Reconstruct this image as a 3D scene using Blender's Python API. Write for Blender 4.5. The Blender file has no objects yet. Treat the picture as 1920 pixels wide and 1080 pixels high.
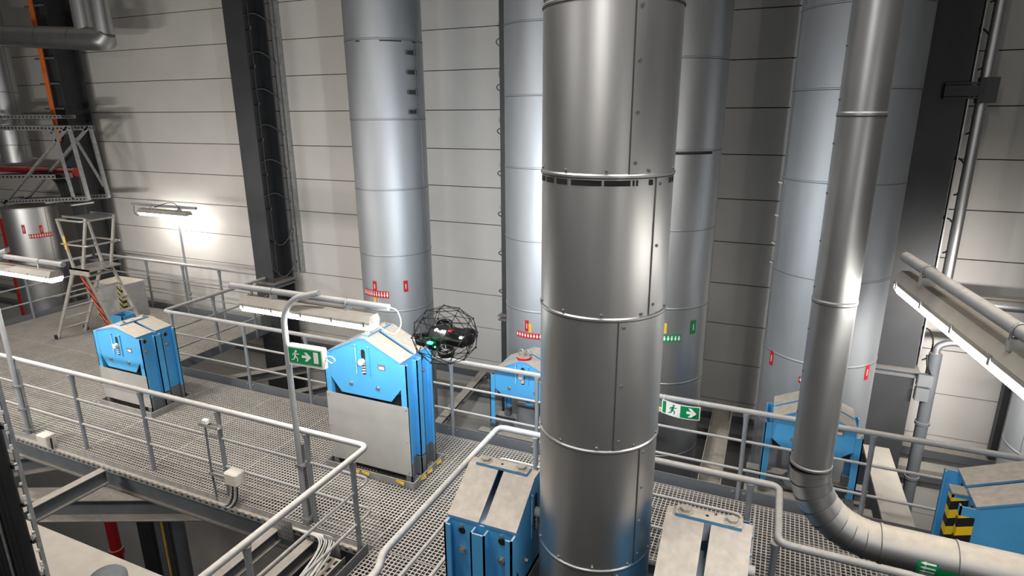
import bpy, math, random
from mathutils import Vector, Matrix
random.seed(7)
S = bpy.context.scene
COL = S.collection
PI = math.pi

# ------------------------------------------------------------------ camera
CAM_H = 4.3
cd = bpy.data.cameras.new('camera')
cam = bpy.data.objects.new('camera', cd); COL.objects.link(cam)
cd.sensor_fit = 'HORIZONTAL'; cd.sensor_width = 36.0
cd.lens = 36.0 * 1150.65 / 1920.0
cd.clip_start = 0.05; cd.clip_end = 200
_y, _p, _r = [math.radians(a) for a in (-23.734, 16.045, -0.355)]
_f = Vector((math.sin(_y) * math.cos(_p), math.cos(_y) * math.cos(_p), -math.sin(_p)))
_rt = Vector((math.cos(_y), -math.sin(_y), 0)); _up = _rt.cross(_f)
_R = math.cos(_r) * _rt + math.sin(_r) * _up; _U = -math.sin(_r) * _rt + math.cos(_r) * _up
cam.matrix_world = Matrix(((_R.x, _U.x, -_f.x, 0), (_R.y, _U.y, -_f.y, 0), (_R.z, _U.z, -_f.z, CAM_H), (0, 0, 0, 1)))
S.camera = cam

# ------------------------------------------------------------------ world, unseen area lights, exposure
w = bpy.data.worlds.new('hall'); S.world = w; w.use_nodes = True
bg = w.node_tree.nodes['Background']
bg.inputs[0].default_value = (1.0, 0.97, 0.94, 1); bg.inputs[1].default_value = 0.082
S.view_settings.view_transform = 'Standard'; S.view_settings.look = 'None'
S.view_settings.gamma = 1; S.view_settings.use_curve_mapping = False
S.view_settings.exposure = 0.0
UNSEEN_LIGHTS = [  # unseen area lights, first two placed from pipe streaks, others added as fill: position, direction they face, length, width, watts, roll, beam spread
    ((-5.2, -0.4, 5.6), (-0.10, 1, -0.60), 1.6, 0.22, 45, 0, 120),
    ((-1.1, -2.0, 5.8), (-0.05, 1, -0.50), 1.6, 0.22, 34, 90, 140),
    ((3.4, -1.8, 3.4), (-0.05, 1, -0.20), 1.6, 0.22, 20, 90, 140),
    ((-9.6, 0.5, 2.4), (-0.02, 1, -0.22), 1.6, 0.22, 80, 0, 125),
    ((-13.2, 2.0, 2.4), (0.15, 1, -0.20), 1.6, 0.22, 62, 0, 125),
    ((2.85, 7.0, 1.8), (-0.15, 1, -0.42), 1.4, 0.18, 82, 0, 125),  # added out of frame to brighten the right wall
    ((-8.0, 7.9, -3.2), (-0.2, 0.6, -0.6), 1.6, 0.18, 7, 0, 180),  # added to lift the darkness in the pit
    ((-3.5, 2.4, 8.2), (0.05, 0.24, -1), 1.6, 0.3, 112, 0, 100),  # this and the next two added overhead to brighten the platform
    ((1.2, 2.6, 8.2), (-0.05, 0.16, -1), 1.6, 0.3, 52, 0, 100),
    ((-9.5, 3.4, 8.2), (0.0, 0.20, -1), 1.6, 0.3, 78, 0, 100),
]
for i, (p, d, l, wd, e, rz, sp_) in enumerate(UNSEEN_LIGHTS):
    ld = bpy.data.lights.new('unseen_area_light', 'AREA'); ld.shape = 'RECTANGLE'
    ld.size = l; ld.size_y = wd; ld.energy = e; ld.spread = math.radians(sp_); ld.color = (1.0, 0.95, 0.895)
    lo = bpy.data.objects.new('unseen_area_light', ld); COL.objects.link(lo)
    lo.location = p
    lo.rotation_euler = (Vector(d).to_track_quat('-Z', 'Y').to_matrix() @ Matrix.Rotation(math.radians(rz), 3, 'Z')).to_euler()
LAMP_E = 36.0          # radiance of the visible tube lamps
DRONE_W = 85.0

# ------------------------------------------------------------------ materials
MATS = {}
def _new(name):
    m = bpy.data.materials.new(name); m.use_nodes = True
    MATS[name] = m
    nt = m.node_tree
    return m, nt, nt.nodes['Principled BSDF']
def noise(nt, scale, detail=4, coord='Object', stretch=None):
    tc = nt.nodes.new('ShaderNodeTexCoord'); n = nt.nodes.new('ShaderNodeTexNoise')
    n.inputs['Scale'].default_value = scale; n.inputs['Detail'].default_value = detail
    src = tc.outputs[coord]
    if stretch:
        mp = nt.nodes.new('ShaderNodeMapping'); mp.inputs['Scale'].default_value = stretch
        nt.links.new(src, mp.inputs[0]); src = mp.outputs[0]
    nt.links.new(src, n.inputs['Vector'])
    return n.outputs['Fac']
def ramp(nt, fac, a, b, p0=0.3, p1=0.7):
    r = nt.nodes.new('ShaderNodeValToRGB')
    r.color_ramp.elements[0].position = p0; r.color_ramp.elements[1].position = p1
    r.color_ramp.elements[0].color = (*a, 1) if len(a) == 3 else a
    r.color_ramp.elements[1].color = (*b, 1) if len(b) == 3 else b
    nt.links.new(fac, r.inputs[0]); return r.outputs[0]
def mat(name, col, rough=0.5, metal=0.0, var=0.15, scale=6.0, bump=0.0, dust=0.0, dustcol=(0.50, 0.445, 0.37), stretch=None, spec=0.5):
    m, nt, b = _new(name)
    f = noise(nt, scale, 5, stretch=stretch)
    c = ramp(nt, f, tuple(x * (1 - var) for x in col), tuple(min(1, x * (1 + var)) for x in col))
    b.inputs['Roughness'].default_value = rough; b.inputs['Metallic'].default_value = metal
    b.inputs['Specular IOR Level'].default_value = spec
    if bump:
        bp = nt.nodes.new('ShaderNodeBump'); bp.inputs['Strength'].default_value = bump; bp.inputs['Distance'].default_value = 0.01
        nt.links.new(f, bp.inputs['Height']); nt.links.new(bp.outputs[0], b.inputs['Normal'])
    if dust:  # settled dust lies on faces that look up
        g = nt.nodes.new('ShaderNodeNewGeometry'); sx = nt.nodes.new('ShaderNodeSeparateXYZ')
        nt.links.new(g.outputs['Normal'], sx.inputs[0])
        mr = nt.nodes.new('ShaderNodeMapRange'); mr.inputs[1].default_value = 0.35; mr.inputs[2].default_value = 0.85
        mr.inputs[4].default_value = dust
        nt.links.new(sx.outputs['Z'], mr.inputs[0])
        mx = nt.nodes.new('ShaderNodeMixRGB'); nt.links.new(mr.outputs[0], mx.inputs[0])
        nt.links.new(c, mx.inputs[1])
        f2 = noise(nt, 18, 6)
        d = ramp(nt, f2, tuple(x * 0.86 for x in dustcol), tuple(x * 1.1 for x in dustcol))
        nt.links.new(d, mx.inputs[2]); c = mx.outputs[0]
        if metal:
            mm = nt.nodes.new('ShaderNodeMath'); mm.operation = 'MULTIPLY_ADD'
            nt.links.new(mr.outputs[0], mm.inputs[0]); mm.inputs[1].default_value = -metal; mm.inputs[2].default_value = metal
            nt.links.new(mm.outputs[0], b.inputs['Metallic'])
        mr2 = nt.nodes.new('ShaderNodeMath'); mr2.operation = 'MULTIPLY_ADD'
        nt.links.new(mr.outputs[0], mr2.inputs[0]); mr2.inputs[1].default_value = 0.9 - rough; mr2.inputs[2].default_value = rough
        nt.links.new(mr2.outputs[0], b.inputs['Roughness'])
    nt.links.new(c, b.inputs['Base Color'])
    return m
def emit(name, col, e):
    m, nt, b = _new(name)
    b.inputs['Base Color'].default_value = (*col, 1)
    b.inputs['Emission Color'].default_value = (*col, 1); b.inputs['Emission Strength'].default_value = e
    return m
def stripes(name, a, c, period, axis='XZ', rough=0.6, kx=1.0):
    m, nt, b = _new(name)
    tc = nt.nodes.new('ShaderNodeTexCoord'); sx = nt.nodes.new('ShaderNodeSeparateXYZ')
    nt.links.new(tc.outputs['Object'], sx.inputs[0])
    ad = nt.nodes.new('ShaderNodeMath'); ad.operation = 'ADD'
    kxm = nt.nodes.new('ShaderNodeMath'); kxm.operation = 'MULTIPLY'; kxm.inputs[1].default_value = kx
    nt.links.new(sx.outputs[axis[0]], kxm.inputs[0]); nt.links.new(kxm.outputs[0], ad.inputs[0]); nt.links.new(sx.outputs[axis[1]], ad.inputs[1])
    ml = nt.nodes.new('ShaderNodeMath'); ml.operation = 'MULTIPLY'; ml.inputs[1].default_value = 1 / period
    nt.links.new(ad.outputs[0], ml.inputs[0])
    fr = nt.nodes.new('ShaderNodeMath'); fr.operation = 'FRACT'; nt.links.new(ml.outputs[0], fr.inputs[0])
    gt = nt.nodes.new('ShaderNodeMath'); gt.operation = 'GREATER_THAN'; gt.inputs[1].default_value = 0.5
    nt.links.new(fr.outputs[0], gt.inputs[0])
    mx = nt.nodes.new('ShaderNodeMixRGB'); nt.links.new(gt.outputs[0], mx.inputs[0])
    mx.inputs[1].default_value = (*a, 1); mx.inputs[2].default_value = (*c, 1)
    nt.links.new(mx.outputs[0], b.inputs['Base Color']); b.inputs['Roughness'].default_value = rough
    return m
def cladding(name, col, rough, metal):
    m, nt, b = _new(name)
    f = noise(nt, 3.0, 6, stretch=(1, 1, 0.25)); f2 = noise(nt, 40, 3, stretch=(1, 1, 0.05))
    c = ramp(nt, f, tuple(x * 0.9 for x in col), tuple(min(1, x * 1.06) for x in col))
    nt.links.new(c, b.inputs['Base Color'])
    mr = nt.nodes.new('ShaderNodeMapRange'); nt.links.new(f, mr.inputs[0])
    mr.inputs[3].default_value = rough - 0.05; mr.inputs[4].default_value = rough + 0.07
    nt.links.new(mr.outputs[0], b.inputs['Roughness'])
    b.inputs['Metallic'].default_value = metal
    bp = nt.nodes.new('ShaderNodeBump'); bp.inputs['Strength'].default_value = 0.03; bp.inputs['Distance'].default_value = 0.01
    nt.links.new(f2, bp.inputs['Height']); nt.links.new(bp.outputs[0], b.inputs['Normal'])
    return m
CLAD = cladding('aluminium_cladding', (0.63, 0.635, 0.64), 0.42, 1.0)
CLADM = cladding('matt_cladding', (0.53, 0.555, 0.58), 0.55, 0.85)
CLADD = mat('dusty_cladding', (0.46, 0.47, 0.48), 0.44, 1.0, 0.08, 4, dust=0.97, dustcol=(0.36, 0.32, 0.27))
WALLM = mat('wall_panel_paint', (0.68, 0.66, 0.625), 0.62, 0, 0.06, 0.9)
GAP = mat('panel_gap', (0.045, 0.035, 0.03), 0.9)
DARK = mat('dark_grey_paint', (0.048, 0.051, 0.056), 0.45, 0, 0.12, 3, dust=0.6)
BLACK = mat('black_matt', (0.012, 0.012, 0.013), 0.7)
RAIL = mat('grey_rail_paint', (0.34, 0.355, 0.37), 0.42, 0, 0.08, 8, dust=0.9, dustcol=(0.66, 0.62, 0.56))
RAILP = mat('grey_post_paint', (0.25, 0.27, 0.295), 0.45, 0, 0.1, 8, dust=0.7)
STEEL = mat('structural_paint', (0.135, 0.148, 0.165), 0.5, 0, 0.12, 4, dust=0.9, dustcol=(0.40, 0.36, 0.31))
GRATE = mat('galvanised_grating', (0.30, 0.29, 0.27), 0.6, 0.25, 0.2, 3, dust=0.92, dustcol=(0.60, 0.55, 0.485))
SEAM_SHADE = mat('seam_shade', (0.07, 0.07, 0.072), 0.7)  # dark line along the laps: shade under sheet edges put into colour
GALV = mat('galvanised_steel', (0.48, 0.49, 0.50), 0.42, 0.8, 0.18, 14)
GALVD = mat('dusty_galvanised', (0.45, 0.46, 0.46), 0.5, 0.5, 0.18, 14, dust=0.9)
BLUE = mat('blue_paint', (0.085, 0.40, 0.76), 0.42, 0, 0.05, 4, dust=0.75, dustcol=(0.55, 0.55, 0.53))
ROOF = mat('dusty_roof', (0.10, 0.32, 0.60), 0.45, 0, 0.05, 4, dust=1.0, dustcol=(0.56, 0.50, 0.43))
COVER = mat('grey_cover_sheet', (0.47, 0.46, 0.445), 0.5, 0.25, 0.08, 3)
FOOT = mat('grey_primer', (0.17, 0.18, 0.19), 0.55, 0, 0.1, 6)
DUSTY = mat('beige_dusty_sheet', (0.50, 0.455, 0.395), 0.85, 0, 0.07, 6, spec=0.2)
CREAM = mat('cream_plastic', (0.72, 0.68, 0.60), 0.5, 0, 0.05, 5)
LAMPB = mat('dusty_lamp_body', (0.44, 0.415, 0.365), 0.6, 0, 0.1, 8, dust=0.9, dustcol=(0.38, 0.345, 0.29))
WHITE = mat('white_plastic', (0.80, 0.80, 0.77), 0.4, 0, 0.02, 5)
CABLEW = mat('pale_cable', (0.62, 0.60, 0.56), 0.5)
CABLEB = mat('black_cable', (0.015, 0.015, 0.016), 0.45)
ORANGE = mat('orange_cable', (0.80, 0.17, 0.02), 0.45)
RED = mat('red_paint', (0.42, 0.014, 0.018), 0.4, 0, 0.08, 4, dust=0.8)
REDT = mat('red_label', (0.55, 0.015, 0.02), 0.45)
GREENT = mat('green_label', (0.0, 0.26, 0.085), 0.45)
YELT = mat('yellow_label', (0.80, 0.52, 0.06), 0.5)
MARK = mat('white_marking', (0.88, 0.90, 0.84), 0.5)
ALU = mat('ladder_aluminium', (0.66, 0.63, 0.57), 0.4, 0.6, 0.1, 10)
BOLT = mat('zinc_bolt', (0.55, 0.53, 0.48), 0.35, 0.9, 0.1, 30)
DRONEM = mat('black_carbon', (0.012, 0.012, 0.013), 0.4)
WIRE = mat('grey_wire', (0.18, 0.18, 0.18), 0.4, 0.6)
CONC = mat('grey_concrete', (0.06, 0.055, 0.05), 0.9, 0, 0.2, 2)
HAZ = stripes('hazard_stripes', (0.92, 0.60, 0.01), (0.012, 0.012, 0.012), 0.165, 'XZ', kx=-.35)
HAZC = stripes('hazard_stripes_pale', (0.55, 0.50, 0.15), (0.015, 0.015, 0.015), 0.12, 'XZ')
HAZR = stripes('red_black_stripes', (0.75, 0.08, 0.03), (0.02, 0.015, 0.015), 0.10, 'XZ')
TUBE = emit('lit_tube_diffuser', (1.0, 0.95, 0.88), LAMP_E)
LEDW = emit('white_led', (0.9, 0.95, 1.0), 60.0)
LEDG = emit('green_led', (0.02, 1.0, 0.22), 14.0)

# ------------------------------------------------------------------ mesh builder
def V(*a): return Vector(a)
class MB:
    def __init__(s): s.v = []; s.f = []; s.sm = []; s.mi = []; s.m = 0; s.T = None
    def add(s, vs, fs, smooth=False):
        n = len(s.v)
        for p in vs:
            p = Vector(p); s.v.append(s.T @ p if s.T else p)
        for f in fs:
            s.f.append([n + i for i in f]); s.sm.append(smooth); s.mi.append(s.m)
        return s
    def box(s, a, b):
        x0, y0, z0 = [min(p, q) for p, q in zip(a, b)]; x1, y1, z1 = [max(p, q) for p, q in zip(a, b)]
        return s.add([(x0, y0, z0), (x1, y0, z0), (x1, y1, z0), (x0, y1, z0), (x0, y0, z1), (x1, y0, z1), (x1, y1, z1), (x0, y1, z1)],
                     [(3, 2, 1, 0), (4, 5, 6, 7), (0, 1, 5, 4), (1, 2, 6, 5), (2, 3, 7, 6), (3, 0, 4, 7)])
    def bevbox(s, a, b, c=0.01):  # box with chamfered vertical edges and top rim
        x0, y0, z0 = [min(p, q) for p, q in zip(a, b)]; x1, y1, z1 = [max(p, q) for p, q in zip(a, b)]
        def ring(k, z): return [(x0 + k, y0, z), (x1 - k, y0, z), (x1, y0 + k, z), (x1, y1 - k, z), (x1 - k, y1, z), (x0 + k, y1, z), (x0, y1 - k, z), (x0, y0 + k, z)]
        r0 = ring(c, z0); r1 = ring(c, z1 - c)
        t = [(x0 + c, y0 + c, z1), (x1 - c, y0 + c, z1), (x1 - c, y0 + c, z1), (x1 - c, y1 - c, z1), (x1 - c, y1 - c, z1), (x0 + c, y1 - c, z1), (x0 + c, y1 - c, z1), (x0 + c, y0 + c, z1)]
        fs = [(7, 6, 5, 4, 3, 2, 1, 0)]
        for i in range(8):
            j = (i + 1) % 8; fs += [(i, j, 8 + j, 8 + i), (8 + i, 8 + j, 16 + j, 16 + i)]
        fs.append(tuple(range(16, 24)))
        return s.add(r0 + r1 + t, fs)
    def bar(s, p, q, wd, h, up=(0, 0, 1)):  # rectangular bar between two points
        p, q = Vector(p), Vector(q); d = (q - p).normalized(); u = Vector(up)
        sd = d.cross(u)
        if sd.length < 1e-4: sd = d.cross(Vector((0, 1, 0)))
        sd.normalize(); u = sd.cross(d)
        a, b = sd * wd / 2, u * h / 2
        vs = [p - a - b, p + a - b, p + a + b, p - a + b, q - a - b, q + a - b, q + a + b, q - a + b]
        return s.add(vs, [(0, 1, 2, 3), (7, 6, 5, 4), (1, 0, 4, 5), (2, 1, 5, 6), (3, 2, 6, 7), (0, 3, 7, 4)])
    def prof(s, p, q, pts, up=(0, 0, 1)):  # extrude a closed 2D profile (side, up) from p to q
        p, q = Vector(p), Vector(q); d = (q - p).normalized(); u = Vector(up)
        sd = d.cross(u)
        if sd.length < 1e-4: sd = d.cross(Vector((0, 1, 0)))
        sd.normalize(); u = sd.cross(d); n = len(pts)
        vs = [p + sd * a + u * b for a, b in pts] + [q + sd * a + u * b for a, b in pts]
        fs = [(i, (i + 1) % n, n + (i + 1) % n, n + i) for i in range(n)]
        fs += [tuple(range(n - 1, -1, -1)), tuple(range(n, 2 * n))]
        return s.add(vs, fs)
    def ibeam(s, p, q, wd, h, t=0.014, up=(0, 0, 1)):
        a, b, w2 = wd / 2, h / 2, t / 2
        return s.prof(p, q, [(-a, -b), (a, -b), (a, -b + t), (w2, -b + t), (w2, b - t), (a, b - t), (a, b), (-a, b), (-a, b - t), (-w2, b - t), (-w2, -b + t), (-a, -b + t)], up)
    def chan(s, p, q, wd, h, t=0.008, up=(0, 0, 1)):  # U profile open upwards
        a, b = wd / 2, h / 2
        return s.prof(p, q, [(-a, -b), (a, -b), (a, b), (a - t, b), (a - t, -b + t), (-a + t, -b + t), (-a + t, b), (-a, b)], up)
    def tube(s, pts, r, n=12, caps=True):
        pts = [Vector(p) for p in pts]; k = len(pts)
        rs = r if isinstance(r, (list, tuple)) else [r] * k
        tg = []
        for i in range(k):
            a = pts[max(i - 1, 0)]; b = pts[min(i + 1, k - 1)]; tg.append((b - a).normalized())
        nrm = tg[0].orthogonal().normalized(); vs = []
        for i in range(k):
            if i:
                ax = tg[i - 1].cross(tg[i])
                if ax.length > 1e-7:
                    nrm = Matrix.Rotation(tg[i - 1].angle(tg[i]), 3, ax.normalized()) @ nrm
            nrm = (nrm - tg[i] * nrm.dot(tg[i])).normalized(); bn = tg[i].cross(nrm)
            for j in range(n):
                a = 2 * PI * j / n; vs.append(pts[i] + (nrm * math.cos(a) + bn * math.sin(a)) * rs[i])
        fs = [(i * n + j, i * n + (j + 1) % n, (i + 1) * n + (j + 1) % n, (i + 1) * n + j) for i in range(k - 1) for j in range(n)]
        s.add(vs, fs, True)
        if caps:
            s.add(vs[:n], [tuple(range(n - 1, -1, -1))]); s.add(vs[-n:], [tuple(range(n))])
        return s
    def ball(s, c, r, n=10, sz=(1, 1, 1)):
        c = Vector(c); vs = [c + V(0, 0, -r * sz[2])]; m = n // 2
        for i in range(1, m):
            t = -PI / 2 + PI * i / m
            for j in range(n):
                a = 2 * PI * j / n; vs.append(c + V(r * math.cos(t) * math.cos(a) * sz[0], r * math.cos(t) * math.sin(a) * sz[1], r * math.sin(t) * sz[2]))
        vs.append(c + V(0, 0, r * sz[2])); e = len(vs) - 1
        fs = [(0, 1 + (j + 1) % n, 1 + j) for j in range(n)]
        for i in range(m - 2):
            for j in range(n):
                a = 1 + i * n + j; b = 1 + i * n + (j + 1) % n; fs.append((a, b, b + n, a + n))
        fs += [(e, e - n + j, e - n + (j + 1) % n) for j in range(n)]
        return s.add(vs, fs, True)
    def hexbolt(s, c, ax, r=0.02, h=0.014):
        ax = Vector(ax).normalized(); c = Vector(c)
        s.tube([c, c + ax * 0.004], r * 1.45, 12)
        u = ax.orthogonal().normalized(); w2 = ax.cross(u)
        lo = [c + ax * .004 + (u * math.cos(PI / 3 * i) + w2 * math.sin(PI / 3 * i)) * r for i in range(6)]
        hi = [p + ax * h for p in lo]
        return s.add(lo + hi, [(i, (i + 1) % 6, 6 + (i + 1) % 6, 6 + i) for i in range(6)] + [tuple(range(6, 12))])
    def cyl(s, z0, z1, R, a0=0, a1=2 * PI, n=64, c=(0, 0), th=0.0, lip=0.0):
        """open vertical shell, optionally part of the circle; lip flares the bottom edge"""
        full = a1 - a0 > 2 * PI - 1e-4; k = n if full else max(2, int(n * (a1 - a0) / (2 * PI)) + 1)
        zs = [(z0, R + lip), (z0 + 0.012, R + lip), (z0 + 0.02, R), (z1, R)] if lip else [(z0, R), (z1, R)]
        cnt = k if full else k + 1; vs = []
        for z, r in zs:
            for j in range(cnt):
                a = a0 + (a1 - a0) * j / k; vs.append((c[0] + r * math.cos(a), c[1] + r * math.sin(a), z))
        for i in range(len(zs) - 1):   # each ring keeps its own vertices so that the shading breaks at the lip
            fs = [(j, (j + 1) % cnt, cnt + (j + 1) % cnt, cnt + j) for j in range(k)]
            s.add(vs[i * cnt:(i + 2) * cnt], fs, True)
        return s
    def poly(s, pts, d):  # flat polygon extruded by vector d
        n = len(pts); d = Vector(d); p = [Vector(q) for q in pts]
        return s.add(p + [q + d for q in p], [tuple(range(n - 1, -1, -1)), tuple(range(n, 2 * n))] + [(i, (i + 1) % n, n + (i + 1) % n, n + i) for i in range(n)])
    def build(s, name, mats, parent=None, label=None, fix=True):
        me = bpy.data.meshes.new(name)
        me.from_pydata([tuple(p) for p in s.v], [], s.f)
        for m in (mats if isinstance(mats, (list, tuple)) else [mats]): me.materials.append(m)
        me.polygons.foreach_set('use_smooth', s.sm); me.polygons.foreach_set('material_index', s.mi)
        me.update()
        o = bpy.data.objects.new(name, me); COL.objects.link(o)
        if parent: o.parent = parent
        if label: o['label'] = label
        return o
def tag(o, label, cat, group=None, kind='thing'):
    o['label'] = label; o['category'] = cat
    if group: o['group'] = group
    if kind: o['kind'] = kind
    return o
def thing(name, label, cat, loc=(0, 0, 0), rz=0.0, group=None):
    o = bpy.data.objects.new(name, None); COL.objects.link(o); o.empty_display_size = 0.1
    o.location = loc; o.rotation_euler = (0, 0, rz)
    return tag(o, label, cat, group)
def struct(o):
    o['kind'] = 'structure'; return o
def rnd(pts, r=0.07, n=6):  # polyline with rounded corners
    pts = [Vector(p) for p in pts]; out = [pts[0]]
    for i in range(1, len(pts) - 1):
        a, b, c = pts[i - 1], pts[i], pts[i + 1]; d1 = (a - b); d2 = (c - b)
        k = min(r, d1.length * .49, d2.length * .49); p = b + d1.normalized() * k; q = b + d2.normalized() * k
        for j in range(n + 1):
            t = j / n; out.append(p * (1 - t) ** 2 + b * 2 * t * (1 - t) + q * t * t)
    out.append(pts[-1]); return out

# ------------------------------------------------------------------ the hall: wall, floors
WY = 9.70
m = MB(); m.m = 1
m.box((-26, WY + 0.03, -9.5), (12, WY + 0.2, 11))
m.m = 0
SP = 0.652; Z0 = 4.33
VX = [-26, -20.4, -14.9, -9.4, -3.9, 1.6, 7.1, 12]
k = -21
while Z0 + k * SP < 11:
    z = Z0 + k * SP
    for x0, x1 in zip(VX[:-1], VX[1:]):
        m.box((x0 + .004, WY, z + .007), (x1 - .004, WY + .04, z + SP - .007))
    k += 1
wall = struct(m.build('wall_back', [WALLM, GAP]))
m = MB(); m.box((-26, -12, -9.6), (12, WY, -9.5)); struct(m.build('floor', CONC))
m = MB()
m.m = 0; m.box((-26.2, -12, -9.5), (-26, WY, 11)); struct(m.build('wall_left', WALLM))

# gratings: real bars
def grating(name, x0, x1, y0, y1, pitch=0.044):
    m = MB(); h = 0.014; t = 0.0115
    n = int((x1 - x0) / pitch)
    for i in range(1, n):
        x = x0 + (x1 - x0) * i / n; m.box((x - t / 2, y0, -h), (x + t / 2, y1, 0))
    n = int((y1 - y0) / pitch)
    for i in range(1, n):
        y = y0 + (y1 - y0) * i / n; m.box((x0, y - t / 2, -h * .75), (x1, y + t / 2, -0.0005))
    for y in (y0 + .0055, y1 - .0055): m.bar((x0, y, -h / 2 + .0008), (x1, y, -h / 2 + .0008), 0.01, h)
    for x in (x0 + .0055, x1 - .0055): m.bar((x, y0, -h / 2 + .0014), (x, y1, -h / 2 + .0014), 0.01, h)
    return struct(m.build(name, GRATE))
gx = [-14.72, -13.4, -12.05, -10.7, -9.36]
for a, b in zip(gx[:-1], gx[1:]):
    grating('floor', a, b, 4.31, 6.6); grating('floor', a, b, 6.60, 9.02)
gx = [-9.36, -8.2, -7.0, -5.8, -4.65, -3.5, -2.46]
for a, b in zip(gx[:-1], gx[1:]): grating('floor', a, b, 4.31, 6.6)
for a, b in ((-2.46, -1.2), (-1.2, 0.1), (0.1, 1.4), (1.4, 2.8), (2.8, 4.2)): grating('floor', a, b, 5.24, 6.6)
grating('floor', -3.46, -2.46, 2.3, 4.30); grating('floor', -3.46, -2.46, 0.6, 2.28)

# ------------------------------------------------------------------ columns with cable risers
def column(x, label, riser):
    t = thing('steel_column', label, 'steel column', (x, 9.23, -6.5), 0, 'dark steel columns along the back wall')
    for z0, z1, wd, nm in ((-3, 7.45, .50, 'lower_shaft'), (7.52, 17.4, .46, 'upper_shaft')):
        m = MB(); m.ibeam((0, 0, z0), (0, 0, z1), wd, 0.56, 0.026, up=(0, 1, 0)); m.build(nm, DARK, t)
    m = MB(); m.box((-.29, -.32, 7.40), (.29, .32, 7.43)); m.box((-.29, -.32, 7.47), (.29, .32, 7.50)); m.box((-.2, -.25, 7.43), (.2, .25, 7.47)); m.build('splice_plate', STEEL, t)
    if riser:
        sx = .26
        m = MB(); m.box((sx, .36, 7.6), (sx + .05, .44, 17)); m.box((sx + .07, .40, 7.6), (sx + .13, .46, 17)); m.build('conduit_strip', GALVD, t)
        m = MB(); m.tube([(.13, -.05, 7.6), (.13, -.05, 17)], 0.008, 6); m.build('riser_rod', WIRE, t)
        for i in range(9):
            z = 7.85 + i * .66
            m = MB(); m.tube([(.03, -.05, z - .2), (.2, -.1, z - .2)], .012, 6); m.tube([(.2, -.1, z - .2), (.21, -.1, z - .15)], .016, 6)
            m.build('cable_hook', WIRE, t)
            m = MB(); up = i > 1
            pts = []
            for j in range(15):
                u = j / 14
                pts.append((-.02 + .30 * u, -.1 + .45 * u, z + (.14 * math.sin(PI * u) if up else -.30 * math.sin(PI * u)) - (.1 * u if up else 0)))
            m.tube(pts, .011, 6); m.ball(pts[-1], .022, 8); m.build('cable_loop', WIRE, t)
            m = MB(); pts = [(-.23 - .13 * math.sin(PI * j / 10), -.2 + .02 * j, z + .06 * math.cos(PI * j / 10)) for j in range(11)]
            m.tube(pts, .009, 6); m.build('cable_loop', WIRE, t)
    return t
c0 = column(-14.89, 'dark steel column carrying orange cables at far left', False)
c1 = column(-9.39, 'dark steel column with cable loops left of the red-tagged silver pipe', True)
c2 = column(-3.89, 'dark steel column half hidden behind the pale pipe at centre', True)
c3 = column(1.61, 'broad dark steel column beside the chrome downpipe at right', False)
# perforated strip on the right column's edge
m = MB()
m.box((1.866, 8.96, 1.05), (1.88, 9.06, 10))
for i in range(60):
    m.m = 1; m.box((1.881, 9.0, 1.1 + i * .15), (1.883, 9.02, 1.12 + i * .15))
t = thing('perforated_strip', 'pale perforated strip with cable loops on the right column edge', 'mounting strip', (0, 0, 0))
m.build('strip', [GALV, BLACK], t)
for i in range(7):
    z = 1.35 + i * .72
    m = MB(); pts = [(1.87 + .12 * math.sin(PI * j / 12) + .004 * j, 9.02 + .05 * math.sin(PI * j / 12), z + .22 * math.cos(PI * j / 12)) for j in range(13)]
    m.tube(pts, .010, 6); m.ball(pts[0], .03, 8); m.build('cable_loop', CABLEB, t)

# ------------------------------------------------------------------ clad pipes
def pipe(name, label, x, y, R, seams, ztop, zbot, M, vis=0.0, seamang=None, screws=False, lip=0.005, cat='insulated pipe'):
    """vertical pipe made of sheet sections; vis = azimuth from pipe axis to the camera; seamang in degrees to the right"""
    t = thing(name, label, cat, (x, y, zbot))
    va = math.atan2(-y, -x)
    zs = [ztop] + sorted([s for s in seams if zbot < s < ztop], reverse=True) + [zbot]
    for i in range(len(zs) - 1):
        z1, z0 = zs[i] - zbot, zs[i + 1] - zbot
        m = MB(); m.cyl(z0, z1, R + .0015 * ((i % 2)), n=96, lip=lip if i < len(zs) - 2 else 0)
        if i: m.m = 1; m.cyl(z1 - .007, z1, R + .0045, n=96)
        sec = m.build('cladding_section', [M, SEAM_SHADE], t)
        a = va + math.radians(seamang[i % len(seamang)] if seamang else 60)
        m = MB(); m.cyl(z0 + .02, z1 - .002, R + .004, a - .004 / R, a + .055 / R, n=96)
        m.m = 1; m.cyl(z0 + .02, z1 - .008, R + .0048, a - .0075 / R, a - .001 / R, n=700); m.m = 0
        m.add([(math.cos(a - .004 / R) * (R + .004), math.sin(a - .004 / R) * (R + .004), z0 + .02), (math.cos(a - .004 / R) * R, math.sin(a - .004 / R) * R, z0 + .02),
               (math.cos(a - .004 / R) * R, math.sin(a - .004 / R) * R, z1), (math.cos(a - .004 / R) * (R + .004), math.sin(a - .004 / R) * (R + .004), z1)], [(0, 1, 2, 3)])
        m.build('lap_seam', [M, SEAM_SHADE], sec)
        if screws:
            n = max(2, int((z1 - z0) / .22))
            sp = [(a + .028 / R, z0 + .08 + (z1 - z0 - .12) * q / max(1, n - 1), .0105) for q in range(n)] + [(va - 1.25 + q * .62, z0 + .035, .009) for q in range(5)]
            for aa, z, r in sp:
                d = V(math.cos(aa), math.sin(aa), 0); m = MB()
                m.tube([d * R + V(0, 0, z), d * (R + .009) + V(0, 0, z)], r, 8); m.build('screw', STEEL, sec)
    return t, va
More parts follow.
